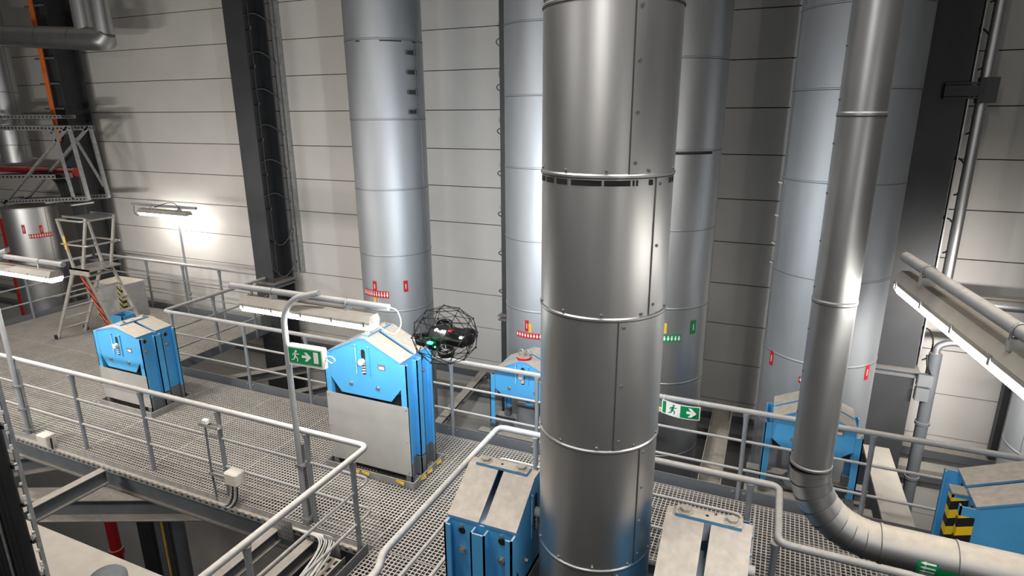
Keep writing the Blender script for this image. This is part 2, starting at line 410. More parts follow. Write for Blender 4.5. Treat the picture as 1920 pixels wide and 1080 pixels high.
def sticker(t, nm, M, va, R, ang, wd, z0, z1, zbot, mark=None, slant=0):
    """curved label stuck to the pipe; ang degrees to the right of the camera direction"""
    a = va + math.radians(ang); h = wd / 2 / R
    m = MB(); m.cyl(z0 - zbot, z1 - zbot, R + .005, a - h, a + h, n=160)
    mats = [M, MARK]
    m.m = 1
    if mark == 'text':   # short upright line of illegible lettering
        zm0 = z0 + (z1 - z0) * .28; zm1 = z0 + (z1 - z0) * .72; n = 6
        for i in range(n):
            za = zm0 + (zm1 - zm0) * i / n - zbot; zb = za + (zm1 - zm0) / n * .72
            m.cyl(za, zb, R + .0065, a - h * .22, a + h * .25, n=300)
    if mark == 'down':
        n = max(1, int(wd / .045)); p = wd / n / R
        for i in range(n):
            c = a - h + p * (i + .5); zt = z1 - .012 - zbot; zb = z0 + .012 - zbot; zm = zb + .04
            r = R + .0068
            P = lambda an, z: (r * math.cos(an), r * math.sin(an), z)
            m.add([P(c - p * .16, zt), P(c + p * .16, zt), P(c + p * .16, zm), P(c - p * .16, zm)], [(0, 3, 2, 1)])
            m.add([P(c - p * .40, zm), P(c + p * .40, zm), P(c, zb)], [(0, 2, 1)])
    return m.build(nm, mats, t)
ZB, ZT = -4.0, 8.5
latch_metal = mat('latch_metal', (0.16, 0.16, 0.16), 0.35, 0.9, 0.2, 30)
R1 = .557
P1, va = pipe('insulated_pipe', 'silver clad pipe with four latches and two red tags behind the drone', -5.55, 8.03, R1, [7.3, 6.3, 5.27, 4.20, 3.20, 2.21, 1.33, .3, -.7], ZT, ZB, CLADM, seamang=[50, 48, 52, 50, 58])
sticker(P1, 'red_tag', REDT, va, R1, -39, .07, 1.645, 1.81, ZB, 'text'); sticker(P1, 'red_tag', REDT, va, R1, 12, .07, 1.64, 1.82, ZB, 'text')
sticker(P1, 'arrow_strip', REDT, va, R1, -41, .50, 1.55, 1.66, ZB, 'down'); sticker(P1, 'yellow_tag', YELT, va, R1, -40, .05, 1.42, 1.54, ZB)
for z in (5.10, 4.84, 4.57, 4.30):
    a = va + math.radians(40); d = V(math.cos(a), math.sin(a), 0); tn = V(-math.sin(a), math.cos(a), 0)
    m = MB(); c = d * (R1 + .012) + V(0, 0, z - ZB)
    m.bar(c - tn * .09, c + tn * .05, .045, .05, up=(0, 0, 1)); m.tube([c + tn * .06 - V(0, 0, .035) + d * .015, c + tn * .06 + V(0, 0, .035) + d * .015], .018, 8)
    m.bar(c - tn * .05 + d * .02, c + tn * .02 + d * .02, .018, .022); m.build('toggle_latch', latch_metal, P1)
m = MB(); a0 = va - .5
for s0, s1 in ((-.75, -.62), (-.1, .45), (.78, .95)):
    m = MB(); m.cyl(5.24 - ZB, 5.255 - ZB, R1 + .004, va + s0, va + s1, n=120); m.build('seam_gap', BLACK, P1)
R2 = .58
P2, va = pipe('insulated_pipe', 'pale pipe partly hidden by the foreground pipe, red and orange tags above blue box', -3.167, 8.425, R2, [7.4, 6.4, 5.41, 4.50, 3.55, 2.54, 1.50, .5, -.5], ZT, ZB, CLADM, seamang=[70])
sticker(P2, 'red_tag', REDT, va, R2, -25.4, .06, 1.20, 1.37, ZB, 'text'); sticker(P2, 'orange_tag', YELT, va, R2, -20.5, .05, 1.19, 1.32, ZB)
sticker(P2, 'arrow_strip', REDT, va, R2, -21, .46, 1.09, 1.18, ZB, 'down'); sticker(P2, 'red_tag', REDT, va, R2, -80, .06, 1.2, 1.38, ZB)
RC = .394
PC, va = pipe('insulated_pipe', 'big shiny foreground pipe rising through the centre of the picture', -.987, 3.69, RC, [6.65, 5.75, 4.858, 3.947, 3.118, 2.251, 1.364, .46, -.45], ZT, ZB, CLAD, seamang=[18, 18, 18, 18, 44, 15, 43, 20, 44], lip=.007, screws=True)
m = MB()
for s0, s1 in ((-78, -66), (-62, -50), (-46, -34), (-30, -4), (-2, 19), (21, 22.5), (24, 25.5), (36, 40), (63, 67), (70, 76)):
    m = MB(); m.cyl(3.902 - ZB, 3.933 - ZB, RC + .003, va + math.radians(s0), va + math.radians(s1), n=160); m.build('seam_gap', BLACK, PC)
R4 = .60
P4, va = pipe('insulated_pipe', 'silver pipe with a green tag directly right of the big foreground pipe', -1.339, 8.09, R4, [6.9, 5.9, 4.87, 3.84, 2.89, 1.89, .86, -.2, -1.2], ZT, ZB, CLAD, seamang=[80])
sticker(P4, 'green_tag', GREENT, va, R4, 43, .085, 1.54, 1.725, ZB, 'text'); sticker(P4, 'yellow_tag', YELT, va, R4, 5, .06, 1.57, 1.71, ZB)
sticker(P4, 'arrow_strip', GREENT, va, R4, 8, .37, 1.455, 1.55, ZB, 'down')
m = MB(); m.cyl(3.80 - ZB, 3.83 - ZB, R4 + .003, va - .15, va + .9, n=120); m.build('seam_gap', BLACK, P4)
R5 = .655
P5, va = pipe('insulated_pipe', 'widest pale pipe with two narrow red tags, behind the thin bent pipe', .64, 8.34, R5, [7.3, 6.35, 5.37, 4.51, 3.51, 2.40, 1.35, .35, -.6], ZT, ZB, CLADM, seamang=[-78, -74, -70])
sticker(P5, 'red_tag', REDT, va, R5, -51, .065, 1.17, 1.365, ZB, 'text'); sticker(P5, 'red_tag', REDT, va, R5, 57, .075, 1.165, 1.36, ZB, 'text')
sticker(P5, 'arrow_tag', REDT, va, R5, -12, .06, 1.09, 1.175, ZB, 'down')
for z in (3.45, 3.05, 2.7, 2.45):
    a = va + math.radians(-76); d = V(math.cos(a), math.sin(a), 0); m = MB(); c = d * (R5 + .015) + V(0, 0, z - ZB)
    m.bar(c - V(0, .04, 0), c + V(0, .04, 0), .03, .03); m.ball(c + d * .02, .022, 8); m.build('toggle_latch', BOLT, P5)
P8, va = pipe('insulated_pipe', 'silver pipe cut off by the right edge of the picture', 3.26, 8.07, .60, [2.6, 1.6, .6, -.4], ZT, ZB, CLADM, seamang=[-40])

# thin pipe with the lobster-back elbow
R6 = .114
t6 = thing('elbow_pipe', 'thin grey pipe bending right in a segmented elbow in the foreground', 'insulated pipe', (.333, 3.73, 0))
zx = [8.5, 6.3, 5.27, 4.27, 3.27, 2.24]
for i in range(5):
    m = MB(); m.cyl(zx[i + 1], zx[i], R6, n=64, lip=.004); m.m = 1; m.cyl(zx[i] - .007, zx[i], R6 + .0025, n=64); sec = m.build('cladding_section', [CLADD, SEAM_SHADE], t6)
    for q in range(4):
        aa = -2.9; d = V(math.cos(aa), math.sin(aa), 0); z = zx[i + 1] + .08 + q * .26; m = MB()
        m.tube([d * R6 + V(0, 0, z), d * (R6 + .006) + V(0, 0, z)], .006, 6); m.build('screw', STEEL, sec)
BR = .42; NS = 8
for i in range(NS):
    a0, a1 = PI / 2 * i / NS, PI / 2 * (i + 1) / NS
    def P(a): return V(BR - BR * math.cos(a), 0, 2.22 - BR * math.sin(a))
    m = MB(); p, q = P(a0), P(a1); m.tube([P(a0 - .02), P(a1 + .02)], R6, 40, caps=False)
    m.tube([p + (q - p) * .0, p + (q - p) * .16], R6 + .004, 40, caps=False)
    m.m = 1; m.tube([p - (q - p) * .06, p], R6 + .0025, 40, caps=False)
    m.build('elbow_segment', [CLADD, SEAM_SHADE], t6)
for a, b in ((.42, .80), (.80, 1.8), (1.8, 2.8)):
    m = MB(); m.tube([(a, 0, 1.80), (b, 0, 1.80)], R6 + .001, 48, caps=False)
    m.tube([(a, 0, 1.80), (a + .014, 0, 1.80)], R6 + .005, 48, caps=False); m.m = 1; m.tube([(a - .006, 0, 1.80), (a, 0, 1.80)], R6 + .003, 48, caps=False); m.build('cladding_section', [CLADD, SEAM_SHADE], t6)
# green arrow sticker wrapped on the level run
m = MB()
def wrap(x0, x1, a0, a1, r, mi):
    m.m = mi; n = 8; vs = []
    for j in range(n + 1):
        a = a0 + (a1 - a0) * j / n
        for x in (x0, x1): vs.append((x, -r * math.cos(a), 1.80 + r * math.sin(a)))
    m.add(vs, [(2 * j, 2 * j + 1, 2 * j + 3, 2 * j + 2) for j in range(n)], True)
wrap(.60, .70, -1.4, .22, R6 + .003, 0); wrap(.70, 1.05, -1.6, -.02, R6 + .003, 0)
for j in range(6):
    a = .14 - j * .25; r = R6 + .0045; m.m = 1
    P = lambda x, an: (x, -r * math.cos(an), 1.80 + r * math.sin(an))
    m.add([P(.640, a + .05), P(.640, a - .05), P(.690, a - .05), P(.690, a + .05)], [(0, 1, 2, 3)])
    m.add([P(.642, a + .10), P(.612, a), P(.642, a - .10)], [(0, 1, 2)])
m.build('green_arrow_sticker', [GREENT, MARK], t6)

# ------------------------------------------------------------------ handrails
def rail_run(name, label, path, posts, mids=None, toe=True, ends=(False, False), group='grey tube handrails', extra=()):
    """path: list of (x, y) corners; posts: list of (x, y)"""
    t = thing(name, label, 'handrail', (posts[0][0], posts[0][1], 0), 0, group)
    o = V(posts[0][0], posts[0][1], 0); L = lambda p, z: V(p[0], p[1], z) - o
    m = MB(); m.tube(rnd([L(p, 1.1) for p in path], .09), .031, 14); m.build('top_rail', RAIL, t)
    for z in (.73, .37):
        for pp in (mids or [path]):
            m = MB(); m.tube(rnd([L(p, z) for p in pp], .09), .0165, 10); m.build('mid_rail', RAIL, t)
    for p in posts:
        m = MB(); a = L(p, 0)
        m.tube([a + V(0, 0, -.04), a + V(0, 0, .93), a + V(0, 0, 1.0), a + V(0, 0, 1.075)], [.026, .026, .030, .040], 12)
        m.build('post', RAILP, t)
    if toe:
        for a, b in zip(path[:-1], path[1:]):
            m = MB(); m.bar(L(a, .04), L(b, .04), .008, .16); tb = m.build('toe_board', STEEL, t)
        for p in posts[4:]:
            for dx in (-.06, .06): m = MB(); m.hexbolt(L((p[0] + dx, p[1] - .004), .07), (0, -1, 0), .012, .010); m.build('toe_bolt', BOLT, tb)
    for a, b in extra:
        m = MB(); m.bar(L(a, -.02), L(b, -.02), .010, .26); m.build('toe_board', STEEL, t)
    return t
fp = [(-9.44, 4.40), (-8.16, 4.40), (-6.86, 4.40), (-5.58, 4.40), (-4.30, 4.40)]
rail_run('handrail', 'front handrail along the near walkway edge, turning toward the viewer', [(-12.5, 4.40), (-3.52, 4.40), (-3.52, 1.0)],
         fp + [(-10.72, 4.40), (-3.52, 4.157), (-3.52, 2.85), (-3.52, 1.55)], toe=False, extra=[((-3.47, 4.22), (-3.47, .8))])
rail_run('handrail', 'long far handrail between the walkway and the row of pipes', [(-9.36, 8.93), (-9.36, 6.66), (4.0, 6.66)],
         [(-9.33, 6.74), (-9.20, 6.66), (-9.36, 7.65), (-9.36, 8.55), (-7.57, 6.66), (-6.32, 6.66), (-5.08, 6.66), (-3.83, 6.66), (-2.59, 6.66), (-1.34, 6.66), (-.10, 6.66), (1.13, 6.66), (2.38, 6.66)])
rail_run('handrail', 'handrail in front of the back wall beside the wall lamp', [(-14.75, 3.9), (-14.75, 9.12), (-9.66, 9.12)],
         [(-14.75, 7.48), (-14.75, 6.2), (-14.75, 4.9), (-14.75, 8.7), (-13.13, 9.12), (-11.96, 9.12), (-10.85, 9.12)])
t = rail_run('handrail', 'handrail around the foreground pipe, stepping down at right', [(-2.40, 1.2), (-2.40, 3.02), (-2.475, 3.16), (-2.475, 5.27), (.255, 5.27), (.255, 4.47), (4.0, 4.47)],
         [(-2.46, 4.55), (-2.06, 5.27), (-.9, 5.27), (.24, 4.50), (.02, 5.27), (1.30, 4.47)],
         mids=[[(-2.475, 2.2), (-2.475, 5.27), (-.02, 5.27), (-.02, 4.2)], [(.32, 4.47), (4, 4.47)]], toe=False)
m = MB(); m.bar(V(-2.46, 4.55, 0) * 0 + V(0, -2.5, .02), V(0, .74, .02), .008, .12); m.build('toe_board', STEEL, t)

# ------------------------------------------------------------------ blue spring supports
def hexring(pts_outer, y, th):
    pass
def support(label, loc, rz, W, D, zE, zP, zG, zH, cover=True, legs=False, curb=True, hazard=False, ridge=True, knobz=None, letter=False, name='spring_support', postdz=0.0, ridge_flat=.045, pw=.085):
    """gabled box; W width, D depth, zE eave, zP peak, zG lowest edge of the gable plate, zH height where its sides turn in"""
    t = thing(name, label, 'spring support', loc, rz, 'blue spring supports')
    a, d = W / 2, D / 2; zb = 0.0; zl = 0.0 if not legs else zG - .02
    # side frames
    for sx in (-1, 1):
        X = lambda q: sx * q
        m = MB()
        if legs:
            for sy in (-1, 1):
                m.m = 0; m.box((X(a - .075), sy * d, .12), (X(a), sy * (d - .012), zE + postdz)); m.box((X(a - .012), sy * d, .12), (X(a), sy * (d - .07), zE + postdz))
                m.m = 1; m.box((X(a - .085), sy * (d + .005), 0), (X(a + .005), sy * (d - .08), .125))
            m.m = 0; m.box((X(a - .09), -d + .05, zl), (X(a - .075), d - .05, zE))
        else:
            cut = min(.28, zE * .3)
            for z0, z1, mi in ((0.02, cut, 1), (cut, zE - .02, 0)):
                m.m = mi
                m.box((X(a - pw), -d + .012, z0), (X(a - pw + .012), d - .012, z1))
                for sy in (-1, 1):
                    m.box((X(a - pw), sy * d, z0), (X(a), sy * (d - .014), z1 + (postdz if mi == 0 else 0)))
                    m.box((X(a - .012), sy * d, z0), (X(a), sy * (d - .05), z1 + (postdz if mi == 0 else 0)))
                # centre channel
                m.box((X(a - pw), -.055, z0), (X(a), -.043, z1 - .02)); m.box((X(a - pw), .043, z0), (X(a), .055, z1 - .02)); m.box((X(a - .012), -.055, z0), (X(a), .055, z1 - .02))
        m.build('side_frame', [BLUE, FOOT], t)
        if not legs:
            for sy in (-1, 1):
                yc = sy * (d + .05) / 2
                m = MB(); m.hexbolt((X(a - pw + .012), yc, zE - .26), (sx, 0, 0), .022, .018); m.build('frame_bolt', BOLT, t)
                m = MB(); m.tube([(X(a - pw + .011), yc, zE - .10), (X(a - pw + .015), yc, zE - .10)], .028, 14); m.build('frame_hole', BLACK, t)
                m = MB(); m.tube([(X(a - pw + .012), yc, zE - .055), (X(a - pw + .03), yc, zE - .055)], .012, 8); m.build('frame_pin', BOLT, t)
    if hazard:
        m = MB(); m.box((-a - .002, -.0565, .05), (-a + pw - .002, -.0595, zE - .09)); m.box((-a - .003, -.0595, .05), (-a - .001, .05, zE - .09)); m.build('hazard_plate', HAZ, t)
        m = MB(); m.box((-a - .003, -d - .004, .05), (-a + .108, -d - .001, zE - .10)); m.box((-a - .003, -d - .004, .05), (-a - .001, -d + .05, zE - .10)); m.build('hazard_plate', HAZ, t)
        m = MB(); m.box((-a - .01, -.07, zE - .05), (-a + pw, .07, zE - .035)); m.build('channel_cap', GALVD, t)
    # housing inside
    m = MB(); m.m = 1; m.box((-a + pw + .01, -d + .05, max(.05, zl)), (a - pw - .01, d - .05, zG + .08)); m.m = 0
    m.box((-a + pw + .005, -d + .06, zG + .06), (a - pw - .005, d - .06, zE - .01)); m.build('spring_housing', [BLUE, BLACK], t)
    if legs:
        m = MB(); m.tube([(0, 0, .03), (0, 0, zl - .16)], .19, 28); m.tube([(0, 0, .03), (0, 0, .06)], .24, 28); m.build('spring_can', FOOT, t)
        m = MB(); m.tube([(0, 0, zl - .16), (0, 0, zl + .02)], .085, 20); m.build('load_tube', BLUE, t)
        m = MB(); m.tube([(-.16, -.05, zl - .12), (.16, -.05, zl - .12)], .03, 12); m.build('cross_pin', CREAM, t)
    # gable plates with hexagonal outline
    e = a - (.078 if pw < .1 else .103); b = e * .70
    for sy in (-1, 1):
        out = [(-b, zG), (b, zG), (e, zH), (e, zE), (ridge_flat, zP), (-ridge_flat, zP), (-e, zE), (-e, zH)]
        y = sy * (d - .004)
        m = MB(); pts = [(x, y, z) for x, z in out]
        if sy > 0: pts = pts[::-1]
        m.poly(pts, (0, -sy * .012, 0)); g = m.build('gable_plate', BLUE, t)
        if legs is False or sy < 0:
            sgn = sy; yy = y + sy * .002; kz = knobz or (zH + (zP - zH) * .55); h2 = (zP - zG) * .18
            m = MB()  # slot
            cap = [(.028 * math.cos(PI * j / 8), kz + h2 + .028 * math.sin(PI * j / 8)) for j in range(9)] + [(-.028 * math.cos(PI * j / 8), kz - h2 - .028 * math.sin(PI * j / 8)) for j in range(9)]
            pts = [(x, yy - sy * .003, z) for x, z in cap]
            if sy > 0: pts = pts[::-1]
            m.poly(pts, (0, sy * .003, 0)); m.build('indicator_slot', BLACK, g)
            for j in range(4): m = MB(); m.tube([(-.02, yy + sy * .004, kz - h2 * (.25 + .25 * j)), (.024, yy + sy * .004, kz - h2 * (.18 + .25 * j))], .010, 8); m.build('spring_coil', CREAM, g)
            m = MB(); m.tube([(-.01, yy, kz + .01), (-.01, yy + sy * .05, kz + .01)], .036, 20); m.build('indicator_knob', CREAM, g)
            m = MB(); m.bar((-.10, yy + sy * .004, kz - h2 * 1.25), (-.10, yy + sy * .004, kz + h2 * 1.5), .006, .022, up=(1, 0, 0))
            m.m = 1
            for j in range(22): z = kz - h2 * 1.2 + j * h2 * 2.6 / 22; m.box((-.107, yy + sy * .007, z), (-.096, yy + sy * .0085, z + h2 * .05))
            m.m = 0; m.bar((.085, yy + sy * .006, kz - h2 * 1.25), (.085, yy + sy * .006, kz + h2 * 1.5), .012, .014, up=(1, 0, 0)); m.ball((-.10, yy + sy * .008, kz + h2 * 1.5), .014, 8); m.ball((.085, yy + sy * .008, kz + h2 * 1.5), .014, 8)
            m.build('travel_scale', [BLUE, MARK], g)
            m = MB(); m.box((.20, yy, kz - .06), (.30, yy + sy * .003, kz + .01)); m.m = 1; m.box((.215, yy + sy * .003, kz - .05), (.285, yy + sy * .004, kz - .018)); m.build('rating_plate', [FOOT, WHITE], g)
            for bx in (-.2, .18): m = MB(); m.hexbolt((bx, yy - sy * .002, zG + .12 + (zH - zG) * .1), (0, sy, 0), .018, .018); m.build('plate_bolt', BOLT, g)
    # roof: two folded panels with a slit between
    th = .022; ro = a - (.07 if pw < .1 else .10)
    for y0, y1 in ((-d - .004, -.022), (.022, d + .004)):
        top = [(-ro, zE + .006), (-ridge_flat, zP + .012), (ridge_flat, zP + .012), (ro, zE + .006)]
        pr = top + [(x, z - th) for x, z in top[::-1]]
        m = MB(); n = len(pr); vs = [(x, y0, z) for x, z in pr] + [(x, y1, z) for x, z in pr]
        fs = [(i, (i + 1) % n, n + (i + 1) % n, n + i) for i in range(n)]
        fs += [(0, 7, 6, 1), (1, 6, 5, 2), (2, 5, 4, 3), (8, 9, 14, 15), (9, 10, 13, 14), (10, 11, 12, 13)]
        m.add(vs, fs); m.build('roof_panel', ROOF, t)
    if ridge:
        m = MB(); m.box((-.05, -d * .78, zP + .012), (.05, d * .78, zP + .034)); rp = m.build('ridge_plate', ROOF, t)
        for y in (-d * .55, d * .55): m = MB(); m.hexbolt((0, y, zP + .034), (0, 0, 1), .036, .022); m.build('hex_bolt', mat_bolt_dusty, rp)
        m = MB(); m.tube([(0, .01, zP + .033), (0, .01, zP + .0348)], .011, 12); m.build('bolt_hole', BLACK, rp)
        if letter:   # painted letter K beside the hole
            m = MB(); zt = zP + .0352
            for p, q in (((.022, -.045), (.046, -.045)), ((.034, -.045), (.046, -.030)), ((.034, -.045), (.022, -.030))): m.bar((*p, zt), (*q, zt), .005, .0008)
            m.build('painted_letter', BLACK, rp)
    if cover:
        zc = zG - .03
        for sy in (-1, 1):
            m = MB(); m.box((-a, sy * d, .13), (a, sy * (d + .006), zc)); m.m = 1
            for x in (-a + .03, a - .03):
                for z in (.17, (.13 + zc) / 2, zc - .04): m.tube([(x, sy * (d + .006), z), (x, sy * (d + .011), z)], .008, 8)
            m.build('cover_sheet', [COVER, BOLT], t)
    if curb:
        k = .06; m = MB()
        for p, q in (((-a - k, -d - k), (a + k, -d - k)), ((a + k, -d - k), (a + k, d + k)), ((a + k, d + k), (-a - k, d + k)), ((-a - k, d + k), (-a - k, -d - k))):
            m.bar((*p, .045), (*q, .045), .012, .09)
        m.build('base_kerb', mat_kerb, t)
    return t
mat_bolt_dusty = mat('dusty_bolt', (0.45, 0.42, 0.36), 0.7, 0.1, 0.1, 20)
mat_kerb = mat('grey_kerb', (0.30, 0.295, 0.285), 0.6, 0.1, 0.15, 8, dust=0.8)
support('smaller blue spring support with grey cover sheet, nearest to the step ladder', (-8.69, 5.665, 0), 0, 1.03, .57, 1.22, 1.31, .66, .85, knobz=1.03)
support('large blue spring support with grey cover sheet behind the illuminated exit sign', (-4.265, 5.665, 0), 0, 1.17, .57, 1.565, 1.785, 1.06, 1.25, knobz=1.50)
support('blue open-legged spring support in front of the pale red-tagged pipe at centre', (-2.93, 7.28, -.02), 0, .98, .56, .93, 1.10, .56, .66, cover=False, legs=True, curb=False, postdz=-.08, ridge=False)
support('blue spring support with two bolts on its ridge, left of the foreground pipe', (-1.70, 3.69, -.0), PI / 2, .92, .53, 1.50, 1.72, 1.0, 1.2, knobz=1.42, curb=False)
support('blue spring support with heavily dusted roof, right of the foreground pipe', (-.215, 3.66, 0), PI / 2, .92, .53, 1.49, 1.72, 1.0, 1.2, knobz=1.42, curb=False, letter=True)
support('blue open-legged spring support behind the thin bent pipe', (.60, 7.24, -.02), 0, .99, .56, .96, 1.13, .60, .70, cover=False, legs=True, curb=False, postdz=-.08, ridge=False)
support('blue spring support with yellow and black hazard strips at the right edge', (2.21, 5.665, 0), 0, 1.24, .60, 1.23, 1.42, .72, .90, hazard=True, ridge=False, pw=.13)
t = thing('tape_scraps', 'torn yellow tape scraps stuck to the kerb of the large blue support', 'tape', (-3.62, 5.4, .05))
for i, (x, y, r) in enumerate(((-.9, -.085, .3), (-.75, -.085, -.1), (.0, .05, 1.2), (.0, .2, 1.4), (.0, .42, 1.7), (-.25, -.085, .2))):
    m = MB()
    if x: m.add([(x, y - .001, .0), (x + .12, y - .02, -.01), (x + .13, y - .01, .03), (x + .01, y - .001, .035), (x, y - .004, .0), (x + .12, y - .023, -.01), (x + .13, y - .013, .03), (x + .01, y - .004, .035)], [(0, 1, 2, 3), (7, 6, 5, 4), (0, 4, 5, 1), (1, 5, 6, 2), (2, 6, 7, 3), (3, 7, 4, 0)])
    else: m.add([(.016, y, .0), (.03, y + .09, -.01), (.02, y + .10, .04), (.014, y, .035), (.019, y, .0), (.033, y + .09, -.01), (.023, y + .10, .04), (.017, y, .035)], [(3, 2, 1, 0), (4, 5, 6, 7), (1, 5, 4, 0), (2, 6, 5, 1), (3, 7, 6, 2), (0, 4, 7, 3)])
    m.build('tape_piece', YELT, t)
# lifting shackle and red base on top of the centre support
t = thing('shackle', 'small steel shackle with red foot on the central blue roof', 'shackle', (-2.93, 7.12, 1.088))
m = MB(); m.tube([(-.10, -.0, 0.035), (-.10, 0, .10), (-.08, 0, .13), (-.05, 0, .13), (-.03, 0, .10), (-.03, 0, .035)], .008, 8); m.build('bow', GALV, t); m = MB(); m.tube([(.0, 0, .035), (0, 0, .11), (.02, 0, .14), (.05, 0, .11), (.05, 0, .035)], .008, 8); m.build('bow', GALV, t)
m = MB(); m.tube([(-.03, 0, .006), (-.03, 0, .036)], .10, 16); m.build('red_foot', RED, t)

# ------------------------------------------------------------------ lamps
def lamp(label, loc, rz, L=1.62, barL=1.98, baroff=.0, name='tube_lamp', tilt=0.0):
    t = thing(name, label, 'tube lamp', loc, rz, 'fluorescent tube lamps'); h = L / 2
    m = MB()   # housing: trapezoid section
    m.prof((-h, 0, 0), (h, 0, 0), [(-.085, 0), (.085, 0), (.085, .025), (.055, .085), (-.055, .085), (-.085, .025)]); m.build('housing', LAMPB, t)
    m = MB(); m.prof((-h + .01, 0, -.06), (h - .01, 0, -.06), [(-.06, 0), (.06, 0), (.082, .035), (.082, .06), (-.082, .06), (-.082, .035)]); m.build('diffuser', TUBE, t)
    for i in range(5):
        for s_ in (-1, 1):
            x = -h + .06 + i * (L - .12) / 4; m = MB(); m.bar((x, s_ * .088, .03), (x, s_ * .088, -.02), .025, .008, up=(0, 1, 0)); m.build('latch', GALV, t)
    m = MB(); m.tube([(-barL / 2 + baroff, .03, .165), (barL / 2 + baroff, .03, .165)], .032, 16); m.tube([(barL / 2 + baroff - .005, .03, .165), (barL / 2 + baroff + .002, .03, .165)], .024, 12); m.build('carrier_tube', RAIL, t)
    for x in (-h * .55, h * .6):
        m = MB(); pts = [(x, .03 + .036 * math.cos(PI * j / 8), .165 + .036 * math.sin(PI * j / 8)) for j in range(9)]
        m.tube(pts, .006, 6); m.box((x - .015, -.01, .08), (x + .015, .07, .135)); m.tube([(x, .066, .165), (x, .066, .125)], .006, 6); m.tube([(x, -.006, .165), (x, -.006, .125)], .006, 6)
        m.build('clamp', GALV, t)
    return t
l1 = lamp('lit tube lamp carried by the bent pole above the exit sign', (-4.18, 4.46, 2.40), 0, baroff=-.03)
m = MB(); m.tube(rnd([(.95, .03, .165), (1.05, .03, .16), (1.10, .03, .02), (1.03, .0, -.09), (.92, 0, -.06), (.80, 0, .02)], .07), .006, 8); m.build('power_cable', CABLEW, l1)
l2 = lamp('lit tube lamp on a thin pole in front of the back wall', (-12.30, 9.16, 2.20), 0, L=1.5, barL=2.0, baroff=-.05)
m = MB(); m.tube(rnd([(-.98, .03, .165), (-1.0, 0, -.02), (-.9, 0, -.1), (-.6, 0, .05), (-.4, 0, .1)], .07), .007, 8)
m.tube(rnd([(-.3, 0, .12), (.1, 0, .24), (.35, 0, .26), (.5, .0, .14)], .1), .008, 8); m.build('power_cable', CABLEB, l2)
l3 = lamp('close lit tube lamp slanting across the right edge', (.92, 3.50, 3.25), math.radians(99), L=1.75, barL=2.1, baroff=-.14)
l4 = lamp('lit tube lamp cut by the left edge, in front of the step ladder', (-8.93, 4.46, 2.36), 0, baroff=-.05)

# poles that carry the lamps
for x, lab in ((-4.36, 'bent grey pole clamped to the front handrail holding a tube lamp'), (-9.32, 'grey lamp pole at the left picture edge on the front handrail')):
    t = thing('lamp_pole', lab, 'lamp pole', (x, 4.33, -.05))
    m = MB(); m.tube(rnd([(0, 0, 0), (0, 0, 2.45), (.12, .03, 2.62), (.42, .06, 2.70)], .22, 10), .030, 14); m.build('tube', RAIL, t)
    m = MB(); m.chan((.0, .05, .0), (.0, .05, 1.0), .04, .04, .004, up=(0, 1, 0)); m.build('channel_post', GALV, t)
    for z in (.10, .42, .76): m = MB(); m.box((-.04, -.036, z), (.05, .06, z + .03)); m.tube([(-.055, 0, z + .015), (.065, 0, z + .015)], .007, 8); m.build('pipe_clamp', GALV, t)
t = thing('lamp_pole', 'thin grey pole carrying the wall lamp beside the back handrail', 'lamp pole', (-11.94, 9.19, .1))
m = MB(); m.tube([(0, 0, 0), (0, 0, 2.2)], .024, 12); m.build('tube', RAIL, t)
for z in (.3, .97): m = MB(); m.box((-.05, -.08, z), (.04, .03, z + .05)); m.build('pipe_clamp', GALVD, t)
# ------------------------------------------------------------------ exit signs
def man(m, T, s=1.0):
    """running figure pictogram in the XZ plane facing -Y, about 1 high"""
    def seg(a, b, wd):
        m.bar(T(*a), T(*b), wd * s, .0016, up=(0, -1, 0))
    h = T(.06, .86); m.tube([h + V(0, .0008, 0), h - V(0, .0008, 0)], .095 * s, 14)
    for a, b, wd in (((.02, .72), (-.06, .42), .17), ((.02, .70), (.24, .62), .07), ((.24, .62), (.36, .70), .06), ((0, .72), (-.20, .66), .07), ((-.20, .66), (-.26, .48), .06),
                     ((-.04, .44), (.17, .30), .095), ((.17, .30), (.13, .04), .075), ((-.07, .44), (-.16, .20), .095), ((-.16, .20), (-.40, .12), .075)): seg(a, b, wd)
def arrow(m, T, s, y=0):
    pts = [(-.5, .12), (-.5, -.12), (.02, -.12), (-.22, -.42), (.06, -.42), (.5, 0), (.06, .42), (-.22, .42), (.02, .12)]
    m.poly([T(*p) for p in pts], (0, -.0016, 0))
t = thing('exit_sign', 'illuminated green running man exit sign in white frame on the bent pole', 'exit sign', (-4.30, 4.31, 1.915), math.radians(3), 'green exit signs')
m = MB(); m.bevbox((-.01, -.035, -.01), (.42, .035, .20), .012); m.build('housing', WHITE, t)
m = MB(); m.box((.015, -.040, .02), (.395, -.0352, .175)); m.build('green_panel', GREENT, t)
m = MB(); man(m, lambda x, z: V(.095 + x * .13, -.0412, .032 + z * .13), .13); arrow(m, lambda x, z: V(.225 + x * .11, -.0402, .098 + z * .11), .11); m.box((.31, -.0418, .045), (.365, -.0402, .16)); m.build('pictogram', MARK, t)
m = MB(); m.tube(rnd([(.42, 0, .10), (.47, 0, .13), (.55, -.02, .11), (.52, -.03, .06), (.42, 0, .09)], .05), .006, 8); m.build('supply_cable', CABLEW, t)
